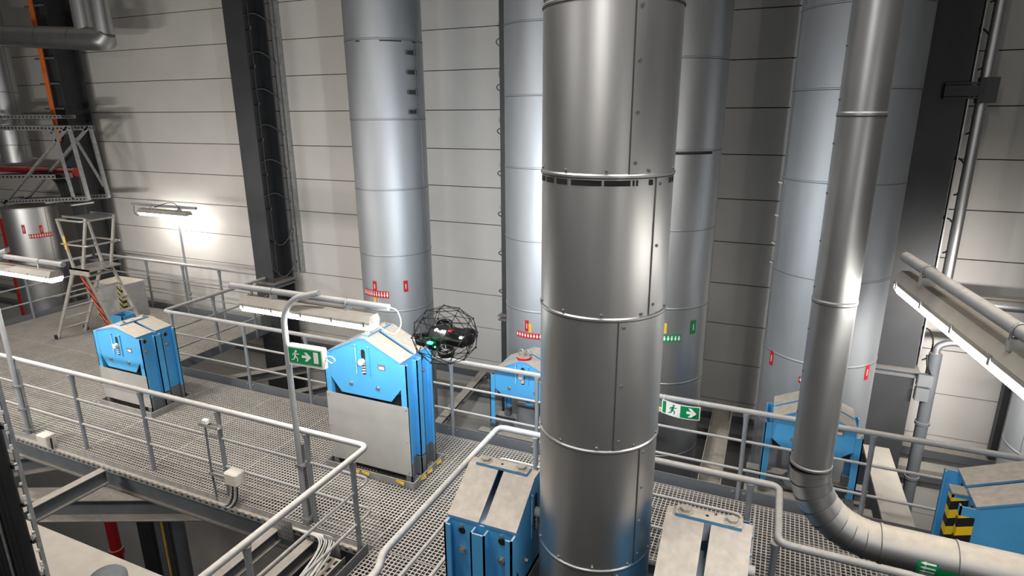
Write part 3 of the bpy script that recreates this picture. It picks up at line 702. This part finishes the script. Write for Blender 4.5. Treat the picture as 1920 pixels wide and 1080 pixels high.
# curved flexible sign hanging on the far rail
t = thing('exit_sign', 'curled green exit sign with arrow hanging from the far rail', 'exit sign', (-.80, 6.61, 1.05), 0, 'green exit signs')
def curl(x): return -.045 * math.sin(PI * (x + .215) / .43) - .01
def strip(x0, x1, z0f, z1f, off, nm, M, n=16):
    m = MB(); vs = []
    for i in range(n + 1):
        x = x0 + (x1 - x0) * i / n
        dz = -.018 * (x + .2) / .4
        vs += [(x, curl(x) - off, z0f + dz), (x, curl(x) - off, z1f + dz), (x, curl(x) - off + .002, z1f + dz), (x, curl(x) - off + .002, z0f + dz)]
    fs = [(4 * i + j, 4 * i + (j + 1) % 4, 4 * i + 4 + (j + 1) % 4, 4 * i + 4 + j) for i in range(n) for j in range(4)] + [(0, 1, 2, 3), (4 * n + 3, 4 * n + 2, 4 * n + 1, 4 * n)]
    m.add(vs, fs); return m.build(nm, M, t)
strip(-.215, .215, -.12, .05, 0, 'sign_sheet', MARK); strip(-.0, .203, -.108, .038, .002, 'green_field', GREENT); strip(-.205, -.165, -.108, .038, .002, 'green_field', GREENT)
m = MB(); man(m, lambda x, z: V(-.085 + x * .13, curl(-.085) - .006, -.10 + z * .13), .13); m.build('running_figure', GREENT, t)
m = MB(); arrow(m, lambda x, z: V(.115 + x * .13, curl(.115) - .010, -.045 + z * .13), .13); m.build('arrow', MARK, t)
for x in (-.2, .19): m = MB(); m.tube([(x, .05 + .034 * math.cos(PI * j / 8), .05 + .034 * math.sin(PI * j / 8)) for j in range(17)], .004, 6); m.build('cable_tie', WHITE, t)
t = thing('notice_card', 'small white card with yellow strip left of the curled exit sign', 'notice', (-1.06, 6.62, .93))
m = MB(); m.box((-.03, -.002, 0), (.05, .002, .055)); m.m = 1; m.box((-.02, -.0035, .015), (.035, -.0021, .04)); m.build('card', [WHITE, YELT], t)
m = MB(); m.box((-.02, -.002, .06), (.045, .002, .14)); m.build('dark_plate', FOOT, t)

# ------------------------------------------------------------------ drone in its cage
DY = 3.9
t = thing('drone', 'black caged inspection drone with white and green lights hovering mid-air', 'drone', (-2.285, DY, 2.63), math.radians(-6))
RR = .262
phi = (1 + 5 ** .5) / 2; iv = []
for s1 in (-1, 1):
    for s2 in (-1, 1):
        iv += [V(0, s1, s2 * phi), V(s1, s2 * phi, 0), V(s2 * phi, 0, s1)]
iv = [p.normalized() for p in iv]
ed = [(i, j) for i in range(12) for j in range(i + 1, 12) if (iv[i] - iv[j]).length < 1.06]
mid = {}; nodes = list(iv)
for e in ed: mid[e] = len(nodes); nodes.append(((iv[e[0]] + iv[e[1]]) / 2).normalized())
E2 = set()
for (i, j), k in mid.items(): E2.add((i, k)); E2.add((j, k))
mk = list(mid.items())
for a in range(len(mk)):
    for b in range(a + 1, len(mk)):
        (e1, k1), (e2, k2) = mk[a], mk[b]
        sh = set(e1) & set(e2)
        if sh:
            o1 = [q for q in e1 if q not in sh][0]; o2 = [q for q in e2 if q not in sh][0]
            if (min(o1, o2), max(o1, o2)) in mid: E2.add((k1, k2))
rot = Matrix.Rotation(math.radians(20), 3, 'X') @ Matrix.Rotation(math.radians(15), 3, 'Z')
sq = V(1.0, 1.0, .88)
P = [V(*[(rot @ p)[q] * sq[q] * RR for q in range(3)]) for p in nodes]
m = MB()
for a, b in sorted(E2): m.tube([P[a], P[b]], .0029, 6)
cg = m.build('cage', DRONEM, t)
for p in P: m = MB(); m.ball(p, .0082, 8); m.build('cage_node', DRONEM, cg)
m = MB(); m.prof((-.10, 0, 0), (.20, .01, .0), [(-.07, -.05), (.07, -.05), (.085, 0), (.06, .055), (-.06, .055), (-.085, 0)]); m.ball((-.10, 0, 0), .06, 12); m.ball((.20, .01, 0), .055, 12)
m.prof((.05, -.03, .03), (.24, -.03, .02), [(-.04, -.03), (.04, -.03), (.04, .03), (-.04, .03)])
bd = m.build('body', DRONEM, t)
for x, y, z in ((-.145, -.09, -.03), (.09, -.12, -.075), (-.09, .12, .03), (.14, .10, .0)):
    m = MB(); c = V(x, y, z); n = 28
    if (x, y) == (-.10, .14): ax = V(.2, -.35, 1)
    else: ax = V(.1, -.2, 1)
    ax.normalize(); u = ax.orthogonal().normalized(); w2 = ax.cross(u); vs = []
    for h, r in ((-.02, .066), (.02, .066), (.02, .059), (-.02, .059)):
        vs += [c + ax * h + (u * math.cos(2 * PI * j / n) + w2 * math.sin(2 * PI * j / n)) * r for j in range(n)]
    m.add(vs, [(q * n + j, q * n + (j + 1) % n, ((q + 1) % 4) * n + (j + 1) % n, ((q + 1) % 4) * n + j) for q in range(4) for j in range(n)], True)
    for j in range(3):
        d = u * math.cos(2 * PI * j / 3 + .4) + w2 * math.sin(2 * PI * j / 3 + .4); m.bar(c - ax * .012, c - ax * .012 + d * .061, .008, .006)
    g = m.build('rotor_guard', DRONEM, t)
    m = MB(); m.tube([c - ax * .02, c + ax * .014], .014, 12)
    for j in range(3):
        d = u * math.cos(2 * PI * j / 3) + w2 * math.sin(2 * PI * j / 3); s_ = ax.cross(d)
        m.add([c + d * .01 - s_ * .005 + ax * .008, c + d * .055 - s_ * .009 + ax * .012, c + d * .055 + s_ * .006 + ax * .006, c + d * .01 + s_ * .008 + ax * .004,
               c + d * .01 - s_ * .005 + ax * .010, c + d * .055 - s_ * .009 + ax * .014, c + d * .055 + s_ * .006 + ax * .008, c + d * .01 + s_ * .008 + ax * .006], [(3, 2, 1, 0), (4, 5, 6, 7), (0, 1, 5, 4), (1, 2, 6, 5), (2, 3, 7, 6), (3, 0, 4, 7)])
    m.build('rotor', DRONEM, g)
    m = MB(); m.tube([V(0, 0, 0), c], .012, 8); m.build('arm', DRONEM, t)
for x, z in ((-.03, .062), (.025, .058), (.045, .06), (.20, .04)): m = MB(); m.box((x - .007, -.085, z - .006), (x + .007, -.06, z + .006)); m.build('white_light', LEDW, t)
m = MB(); m.box((-.085, -.125, -.045), (-.045, -.10, -.03)); m.build('green_light', LEDG, t)
for p in ((-.12, -.10, -.05), (-.02, -.11, -.065)): m = MB(); m.ball(p, .007, 8); m.build('green_light', LEDG, t)
m = MB(); m.box((-.09, -.10, -.10), (-.02, -.04, -.03)); m.tube([(-.055, -.10, -.06), (-.055, -.12, -.06)], .02, 14); m.build('camera_head', DRONEM, t)
m = MB(); m.box((.06, -.05, .056), (.10, -.02, .066)); m.build('battery_clip', REDT, t)
m = MB(); m.tube([(-.07, 0, .04), (-.10, 0, .12)], .004, 6); m.build('antenna', DRONEM, t); m = MB(); m.tube([(.05, 0, .05), (.055, 0, .10)], .004, 6); m.build('antenna', DRONEM, t)
ld = bpy.data.lights.new('drone_flood', 'AREA'); ld.size = .12; ld.energy = DRONE_W; ld.color = (.86, .93, 1.0); ld.spread = math.radians(150)
lo = bpy.data.objects.new('drone_flood', ld); COL.objects.link(lo); lo.location = (-2.285, DY + .28, 2.66)
lo.rotation_euler = V(-.25, 1, -.05).to_track_quat('-Z', 'Z').to_euler()

# ------------------------------------------------------------------ platform ladder and cabinet at left
t = thing('step_ladder', 'aluminium platform step ladder standing on the far left grating', 'ladder', (-12.9, 6.87, 0))
PZ = 1.55
for y in (0, .53):
    m = MB(); m.bar((0, y, 0), (.98, y, PZ), .03, .065, up=(1, 0, 0)); m.build('rear_stile', ALU, t)
    m = MB(); m.bar((1.95, y + .05, 0), (1.12, y + .05, PZ), .03, .065, up=(1, 0, 0)); m.build('front_stile', ALU, t)
    m = MB(); m.box((-.06, y - .03, 0), (.03, y + .03, .08)) if y == 0 else m.tube([(-.02, y + .02, .06), (-.02, y + .06, .06)], .06, 16); m.build('foot' if y == 0 else 'wheel', BLACK, t)
    m = MB(); m.bar((.98, y, PZ), (.78, y, PZ + .88), .03, .055, up=(1, 0, 0)); m.bar((1.15, y + .05, PZ - .05), (1.52, y + .05, PZ + .95), .03, .055, up=(1, 0, 0)); m.build('guard_post', ALU, t)
m = MB(); m.bar((1.92, -.0, .03), (1.14, -.0, PZ - .1), .012, .07, up=(1, 0, 0)); m.build('striped_edge', HAZR, t, 'red and black striped ladder edge')
for i in range(6):
    z = .22 + i * .235; x = .98 * z / PZ
    m = MB(); m.tube([(x, 0, z), (x, .53, z)], .018, 8); m.build('rung', ALU, t)
    x = 1.95 - .83 * z / PZ; m = MB(); m.box((x - .04, .05, z - .012), (x + .05, .58, z + .012)); m.build('tread', ALU, t)
m = MB(); m.box((.86, -.02, PZ - .03), (1.42, .60, PZ)); m.box((.86, -.02, PZ - .12), (1.42, -.0, PZ)); m.build('platform', ALU, t)
for z, k in ((PZ + .45, .0), (PZ + .90, .02)):
    m = MB(); m.tube(rnd([(.80 - k, -.02, z), (1.50, -.02, z), (1.50, .62, z), (.80 - k, .62, z), (.80 - k, -.02, z)], .06), .018, 10); m.build('guard_rail', ALU, t)
m = MB(); m.box((.87, -.02, PZ + .35), (.93, -.016, PZ + .60)); m.build('yellow_sticker', YELT, t)
t = thing('tray', 'dark shallow tray lying on top of the step ladder guard', 'tray', (-11.75, 7.2, PZ + .92))
m = MB(); m.box((-.30, -.28, 0), (.32, .26, .012)); m.box((-.30, -.28, 0), (.32, -.26, .05)); m.box((-.30, .24, 0), (.32, .26, .05)); m.build('pan', FOOT, t)
t = thing('control_cabinet', 'grey cabinet with hazard striped edges behind the step ladder', 'cabinet', (-12.85, 8.25, 0))
m = MB(); m.bevbox((-.42, -.28, .02), (.42, .28, .86), .01); m.build('body', mat('cabinet_grey', (.36, .36, .36), .5, dust=.8), t)
for x in (-.42, .34): m = MB(); m.box((x, -.286, .03), (x + .08, -.281, .84)); m.build('hazard_edge', HAZC, t)
m = MB(); m.box((.424, -.27, .03), (.43, -.19, .84)); m.build('hazard_edge', HAZC, t)
t = thing('parts_crate', 'small blue crate on the grating in front of the grey cabinet', 'crate', (-12.15, 7.75, 0))
m = MB(); m.box((-.2, -.16, 0), (.2, .16, .02))
for a, b in (((-.2, -.16, 0), (.2, -.145, .36)), ((-.2, .145, 0), (.2, .16, .36)), ((-.2, -.16, 0), (-.185, .16, .36)), ((.185, -.16, 0), (.2, .16, .36))): m.box(a, b)
m.build('shell', BLUE, t)

# ------------------------------------------------------------------ far left services
t = thing('tray_support', 'perforated galvanised tray support with slanting struts at upper left', 'tray support', (-15.2, 8.4, 2.3))
def perf(m, p, q, wd, h, n):
    m.m = 0; m.chan(p, q, wd, h, .006); p, q = V(*p), V(*q); d = (q - p)
    m.m = 1
    for i in range(n):
        a = p + d * ((i + .25) / n); b = p + d * ((i + .75) / n); o_ = V(0, -wd / 2 - .001, 0)
        m.bar(a + o_, b + o_, .002, h * .35)
for y in (-.10, .33):
    m = MB(); perf(m, (-1.4, y, .05), (1.75, y, .28), .05, .09, 26); m.build('tray_rail', [GALVD, BLACK], t)
    m = MB(); perf(m, (-1.4, y, 1.72), (1.72, y, 1.72), .05, .10, 24); m.build('tray_rail', [GALVD, BLACK], t)
    m = MB(); m.bar((1.58, y, 1.75), (-1.5, y, -.12), .05, .05); m.build('slanting_strut', GALVD, t)
    m = MB(); m.bar((1.62, y, 1.72), (1.80, y, .25), .06, .06, up=(1, 0, 0)); m.build('upright', GALVD, t)
m = MB(); perf(m, (-1.4, .12, 1.95), (1.3, .12, 1.95), .30, .07, 20); m.build('cable_tray', [GALVD, BLACK], t)
m = MB(); perf(m, (-1.4, .12, .62), (.75, .12, .70), .36, .10, 14); m.build('cable_tray', [GALVD, BLACK], t)
for i in range(5):
    m = MB(); m.tube(rnd([(-1.4, .0 + i * .06, .66), (.3, .0 + i * .06, .72 + .02 * (i % 2)), (.62, .02 + i * .05, .60), (.72, .02 + i * .05, .1)], .15), .022, 8); m.build('cable', CABLEB, t)
m = MB(); m.bar((1.1, -.1, 1.7), (1.3, -.1, .25), .05, .05, up=(1, 0, 0)); m.build('upright', GALVD, t)
m = MB(); m.bar((1.1, .30, 1.5), (1.75, .30, .5), .04, .04); m.build('diagonal_brace', GALVD, t)
for x in (-1.35, -.6, .3, 1.2):
    for z in (1.68, .10): m = MB(); m.box((x - .03, -.12, z), (x + .03, .35, z + .03)); m.build('cross_bar', GALVD, t)
t = thing('sprinkler_pipe', 'dusty red level pipe behind the tray frame at left', 'pipe', (-15.4, 8.86, 3.05))
m = MB(); m.tube([(-3, 0, 0), (.85, 0, 0)], .085, 18); m.build('tube', RED, t)
m = MB(); m.tube([(-.9, 0, 0), (-.8, 0, 0)], .10, 18); m.tube([(.75, 0, 0), (.87, 0, 0)], .10, 18); m.build('coupling', RED, t)
t = thing('riser_pipe', 'red upright pipe beside the left steel tank', 'pipe', (-16.68, 8.35, -1))
m = MB(); m.tube([(0, 0, 0), (0, 0, 2.95)], .13, 20); m.build('tube', RED, t)
m = MB(); m.tube([(0, 0, 2.2), (0, 0, 2.3)], .15, 20); m.build('coupling', GALV, t)
t, va = pipe('insulated_pipe', 'short silver pipe with two red tags behind the left edge lamp', -15.75, 8.40, .52, [1.1, .2], 2.28, -2, CLAD, seamang=[30])
sticker(t, 'red_tag', REDT, va, .52, -21, .06, 1.74, 1.94, -2, 'text'); sticker(t, 'red_tag', REDT, va, .52, 14, .06, 1.70, 1.90, -2, 'text'); sticker(t, 'arrow_strip', REDT, va, .52, 12, .46, 1.62, 1.72, -2, 'down')
m = MB(); m.tube([(0, 0, 4.27), (0, 0, 4.30)], .53, 48); m.build('end_cap', CLADD, t)
t = thing('pale_post', 'narrow pale post between red riser and silver tank at left', 'post', (-16.42, 8.5, -1))
m = MB(); m.box((-.05, -.05, 0), (.05, .05, 3.3)); m.build('shaft', CREAM, t)
va_ = 0
t, va = pipe('insulated_pipe', 'dark silver pipe rising at the upper left edge', -17.0, 9.05, .30, [3.6, 4.8, 5.8], 8.5, 3.2, CLAD, seamang=[40], screws=False)
# level pipe coming from the left, turning up the wall
t = thing('header_pipe', 'dusty level header pipe at top left with two upright branches', 'insulated pipe', (-12.35, 8.55, 5.70))
m = MB(); m.tube([(-4.3, .0, .29), (-.14, 0, 0), (.02, 0, .01), (.10, 0, .10)], [.215, .215, .205, .13], 32); m.build('cladding', CLADD, t)
for k_ in (.33, .56, .80):
    p = V(-4.3, 0, .29) * (1 - k_); q = p + V(.016, 0, -.001); m = MB(); m.tube([p, q], .219, 32, caps=False); m.build('seam_band', CLADD, t)
for x in (-.60, -.02):
    m = MB(); m.tube([(x, .02, .08), (x, .02, 3.2)], .165, 32, caps=False); m.tube([(x, .02, .42), (x, .02, .44)], .169, 32, caps=False); m.build('upright_branch', CLAD, t)
# orange cables on the left column's ladder
t = thing('cable_ladder', 'rungs with orange cables on the left dark column', 'cable ladder', (-14.89, 8.9, 3.0))
for i in range(9):
    m = MB(); m.bar((-.30, -.03, .9 + i * .52), (.30, -.03, .9 + i * .52), .05, .04); m.build('rung', STEEL, t)
for dx, zz in ((-.02, .80), (.04, .86)):
    m = MB(); m.tube(rnd([(dx - .02, -.08, 6), (dx, -.08, 1.2), (dx, -.08, zz), (dx - .08, -.02, zz - .12)], .1), .032, 10); m.build('cable', ORANGE, t)

# ------------------------------------------------------------------ downpipes and level pipes at the right wall
t = thing('downpipe', 'chrome downpipe clipped to the right column', 'pipe', (2.02, 9.05, 2.0))
m = MB(); m.tube([(0, 0, 0), (0, 0, 6.5)], .062, 20); m.build('tube', GALVS if False else CLAD, t)
for z in (2.2, 4.2):
    m = MB(); m.tube([(0, 0, z), (0, 0, z + .03)], .068, 20); m.build('socket', CLAD, t)
m = MB(); m.box((-.42, -.20, 2.44), (.02, -.11, 2.56)); m.box((-.42, -.20, 2.41), (.02, -.11, 2.43)); m.box((-.42, -.20, 2.57), (.02, -.11, 2.59)); m.box((-.09, -.21, 2.36), (.09, -.06, 2.64)); m.build('bracket', DARK, t)
t = thing('level_pipe', 'dusty level pipe running right from the chrome downpipe', 'pipe', (2.02, 9.15, 1.93))
m = MB(); m.tube([(0, 0, 0), (6, 0, 0)], .07, 18); m.build('tube', CLADD, t)
m = MB(); m.ball((0, 0, 0), .08, 14); m.build('elbow', CLADD, t)
t = thing('drain_pipe', 'dark drain pipe with bent top beside the right column', 'pipe', (2.05, 9.0, -2.2))
m = MB(); m.tube([(0, 0, 0), (0, 0, 3.45)], .075, 18); m.build('tube', STEEL, t)
m = MB(); m.tube(rnd([(0, 0, 3.43), (0, 0, 3.55), (.12, 0, 3.62), (.9, 0, 3.60)], .08), .045, 14); m.build('bent_top', GALV, t)
for z in (2.43, 1.6): m = MB(); m.tube([(0, 0, z), (0, 0, z + .04)], .09, 18); m.build('collar', STEEL, t)
t = thing('junction_box', 'grey junction boxes between the right column and drain pipe', 'junction box', (1.955, 8.90, .90))
m = MB(); m.bevbox((-.08, -.05, -.08), (.10, .05, .08), .01); m.build('upper_box', FOOT, t); m = MB(); m.bevbox((-.08, -.06, -.28), (.08, .05, -.11), .01); m.build('lower_box', FOOT, t)
m = MB(); m.tube(rnd([(-.02, 0, .35), (0, -.03, .2), (.06, 0, .08)], .05), .012, 8); m.build('cable', CABLEB, t)
t = thing('cover_strip', 'long dark upright strip on the wall near the right edge', 'cover strip', (3.05, 9.6, -.4))
m = MB(); m.box((-.04, -.06, 0), (.04, .06, 1.4)); m.build('strip', DARK, t)
t = thing('cover_strip', 'short dark upright strip at the right picture edge beside the lamp', 'cover strip', (3.1, 9.55, 1.2))
m = MB(); m.box((-.02, -.03, 0), (.02, .03, .6)); m.build('strip', DARK, t)

# ------------------------------------------------------------------ steelwork
def beam(label, p, q, wd, h, M=STEEL, kind='i', name='steel_beam'):
    p, q = V(*p), V(*q); t = thing(name, label, 'steel beam', tuple(p), 0, 'platform steelwork')
    m = MB()
    if kind == 'i': m.ibeam((0, 0, 0), q - p, wd, h)
    elif kind == 'u': m.chan((0, 0, 0), q - p, wd, h)
    else: m.bar((0, 0, 0), q - p, wd, h)
    m.build('profile', M, t); return t
beam('edge beam under the front edge of the near walkway', (-15, 4.36, -.24), (-3.56, 4.36, -.24), .10, .38)
beam('edge beam under the far edge of the walkway', (-9.3, 6.66, -.22), (4.2, 6.66, -.22), .12, .30)
beam('edge beam under the left side of the cross walkway', (-3.50, .5, -.20), (-3.50, 4.25, -.20), .12, .30)
beam('edge beam beside the foreground pipe opening', (-2.44, 5.31, -.20), (4.2, 5.31, -.20), .12, .30)
beam('short beam running from the walkway to the left foreground cable ladder', (-7.58, 2.9, -.15), (-7.56, 4.22, -.15), .12, .20)
beam('parallel bare beam left of the cross walkway, outer one', (-4.70, 2.9, -.15), (-4.70, 4.22, -.15), .11, .16)
beam('parallel bare beam left of the cross walkway, inner one', (-4.21, 2.9, -.15), (-4.21, 4.22, -.15), .11, .16)
beam('broad dusty beam in the pit below the walkway', (-10.4, 4.0, -1.25), (-5.2, 6.3, -1.25), .34, .36)
beam('second beam deeper in the pit at lower left', (-11.0, 3.6, -.75), (-8.6, 5.9, -.75), .26, .28)
beam('dusty wall ledge behind the row of pipes', (-24, 9.60, -.45), (8, 9.60, -.45), .17, .12, kind='b')
beam('lower wall ledge behind the row of pipes', (-24, 9.60, -.85), (8, 9.60, -.85), .17, .10, kind='b')
beam('short front beam under the central open-legged support', (-3.6, 7.02, -.14), (-2.3, 7.02, -.14), .14, .20)
beam('short front beam under the open-legged support behind the bent pipe', (-.05, 7.00, -.14), (1.3, 7.00, -.14), .14, .20)
beam('short rear beam under the central open-legged support', (-3.6, 7.54, -.14), (-2.3, 7.54, -.14), .14, .20)
beam('short rear beam under the open-legged support behind the bent pipe', (-.05, 7.50, -.14), (1.3, 7.50, -.14), .14, .20)
beam('dusty channel running to the wall below the curled exit sign', (-.44, 6.75, -.10), (-.48, 9.3, -.10), .27, .16, GALVD, 'u')
beam('broad dusty plate running to the wall left of the hazard-striped support', (1.56, 6.72, -.08), (1.52, 8.7, -.08), .31, .03, DUSTY, 'b')
beam('dark sloping beam left of the central blue support', (-4.22, 6.8, -.08), (-4.42, 8.8, -.08), .13, .10)
beam('dusty diagonal brace behind the far rail near the left column', (-9.0, 6.9, -.32), (-7.0, 9.3, -.32), .18, .16)
beam('second diagonal brace behind the far rail near the exit sign', (-8.2, 6.9, -.6), (-6.5, 9.3, -.6), .16, .16)
t = thing('cable_tray', 'perforated cable tray along the front edge of the walkway', 'cable tray', (-9.6, 4.25, -.035))
m = MB(); m.m = 0; m.chan((0, 0, 0), (6.1, 0, 0), .10, .06, .004); m.m = 1
for i in range(60): m.bar((.05 + i * .1, -.051, 0), (.09 + i * .1, -.051, 0), .002, .018); m.bar((.05 + i * .1, 0, -.0255), (.09 + i * .1, 0, -.0255), .03, .002)
m.build('tray', [GALVD, BLACK], t)
t = thing('cable_tray', 'wide perforated tray with pale cables beside the cross walkway', 'cable tray', (-3.78, 2.9, -.06))
m = MB(); m.m = 0; m.chan((0, 0, 0), (0, 1.2, 0), .22, .06, .004); m.m = 1
for i in range(11): m.bar((.03, .06 + i * .105, -.025), (.03, .12 + i * .105, -.025), .03, .003); m.bar((-.05, .06 + i * .105, -.025), (-.05, .12 + i * .105, -.025), .03, .003)
m.build('tray', [GALVD, BLACK], t)
t = thing('cable_bundle', 'loose bundle of pale cables curling at the tray corner', 'cables', (-3.78, 4.0, 0))
for i in range(7):
    dx = -.08 + i * .025
    m = MB(); m.tube(rnd([(dx, -1.1, -.05 + .006 * (i % 3)), (dx, -.5, -.03), (dx - .02 + random.uniform(-.02, .02), -.05, .06 + .02 * (i % 3)), (dx - .16, .16 + .01 * i, .05), (dx - .5 - .05 * i, .20, .0)], .12), .008, 8); m.build('cable', CABLEW, t)
t = thing('mounting_plate', 'perforated zinc mounting plates on the front tray by the lamp pole', 'mounting plate', (-4.5, 4.16, 0))
m = MB(); m.box((-.12, -.005, -.12), (.10, 0, .12)); m.m = 1
for i in range(5):
    for j in range(4): m.tube([(-.09 + i * .042, -.0055, -.09 + j * .06), (-.09 + i * .042, -.0045, -.09 + j * .06)], .007, 6)
m.build('plate', [GALV, BLACK], t)
m = MB(); m.box((.52, -.005, -.12), (.72, 0, .10)); m.build('plate', GALV, t)
# boxes on the front rail
t = thing('junction_box', 'cream junction box with cables on the front handrail post', 'junction box', (-5.42, 4.33, .34))
m = MB(); m.bevbox((-.02, -.09, -.07), (.17, .06, .08), .018); m.build('case', CREAM, t)
m = MB(); m.chan((-.30, -.02, -.03), (.16, -.02, -.03), .06, .04, .004); m.build('carrier_rail', GALVD, t)
for i in range(4):
    m = MB(); x = .02 + .035 * i; m.tube(rnd([(x, -.04, -.06), (x, -.06, -.25), (x - .06, -.08, -.36), (x - .15, -.1, -.40)], .1), .009, 8); m.build('cable', CABLEB if i % 2 else CABLEW, t)
t = thing('socket_bracket', 'short galvanised bracket with white socket on the front handrail post', 'bracket', (-5.66, 4.35, .90))
m = MB(); m.chan((-.16, 0, 0), (.14, 0, 0), .06, .04, .004); m.build('carrier_rail', GALVD, t)
m = MB(); m.bevbox((-.10, -.03, .02), (-.02, .03, .07), .01); m.build('socket', WHITE, t)
m = MB(); m.tube([(-.06, -.02, -.02), (-.06, -.03, -.55), (-.01, -.05, -.95)], .012, 8); m.build('cable_conduit', STEEL, t)

t = thing('junction_box', 'grey junction box with clamp at the left end of the front handrail', 'junction box', (-8.75, 4.28, .05))
m = MB(); m.bevbox((-.14, -.08, -.12), (.06, .06, .10), .012); m.build('case', CREAM, t)
m = MB(); m.tube([(.09, -.03, -.1), (.10, -.03, .07)], .012, 8); m.build('cable', CABLEB, t)
# things down in the pit
t = thing('riser_pipe', 'red upright pipe deep in the pit under the walkway', 'pipe', (-13.65, 7.5, -9.5))
m = MB(); m.tube([(0, 0, 0), (0, 0, 5.2)], .12, 16); m.build('tube', RED, t)
m = MB(); m.tube([(0, 0, 3.7), (0, 0, 3.85)], .16, 16); m.build('coupling', RED, t)
for x, lab, M_ in ((-11.83, 'dark upright pipe with a yellow line deep in the pit', STEEL), (-11.25, 'second dark upright pipe deep in the pit, right of the yellow lined one', STEEL)):
    t = thing('riser_pipe', lab, 'pipe', (x, 7.5, -9.5)); m = MB(); m.tube([(0, 0, 0), (0, 0, 8.5)], .13, 16); m.build('tube', M_, t)
    if x < -11.5: m = MB(); m.tube([(.19, -.1, 0), (.19, -.1, 8.5)], .025, 8); m.build('yellow_line', YELT, t)
# left foreground cable ladder
t = thing('cable_ladder', 'tall dark cable ladder rising at the lower left corner', 'cable ladder', (-4.86, 2.02, -3.0))
for x in (-.30, .30):
    m = MB(); m.bar((x, 0, 0), (x, 0, 7.5), .014, .028, up=(0, -1, 0)); m.build('side_rail', GALV, t)
for i in range(24):
    m = MB(); m.bar((-.28, -.01, .2 + i * .3), (.28, -.01, .2 + i * .3), .03, .03); m.build('rung', DARK, t)
for i in range(8):
    m = MB(); x = -.25 + i * .07; m.tube([(x, -.05, 0), (x, -.05, 7.4), (x - .02, .02, 7.5)], .034, 10); m.build('cable', CABLEB, t)
for i in range(26):
    m = MB(); z = 3.4 + i * .09 + .03 * (i % 3); m.box((.306, -.03, z), (.316, -.014, z + .018 + .02 * (i % 2))); m.build('cable_tie', WHITE, t)
m = MB(); m.tube([(.06, -.09, 0), (.06, -.09, 7.4)], .010, 8); m.build('conduit', GALVD, t)
# beige duct at the bottom left
t = thing('duct', 'flat beige dusty duct top in the bottom left corner', 'duct', (-5.7, 1.9, 0))
m = MB(); m.bevbox((-2.3, .24, -.6), (1.75, .90, .5), .012); m.build('casing', DUSTY, t)
t = thing('vent_cap', 'grey rounded cap standing on the beige duct', 'vent cap', (-4.86, 2.55, .5))
m = MB(); m.tube([(0, 0, 0), (0, 0, .05), (0, 0, .09), (0, 0, .105)], [.15, .15, .12, .04], 24); m.build('dome', FOOT, t)
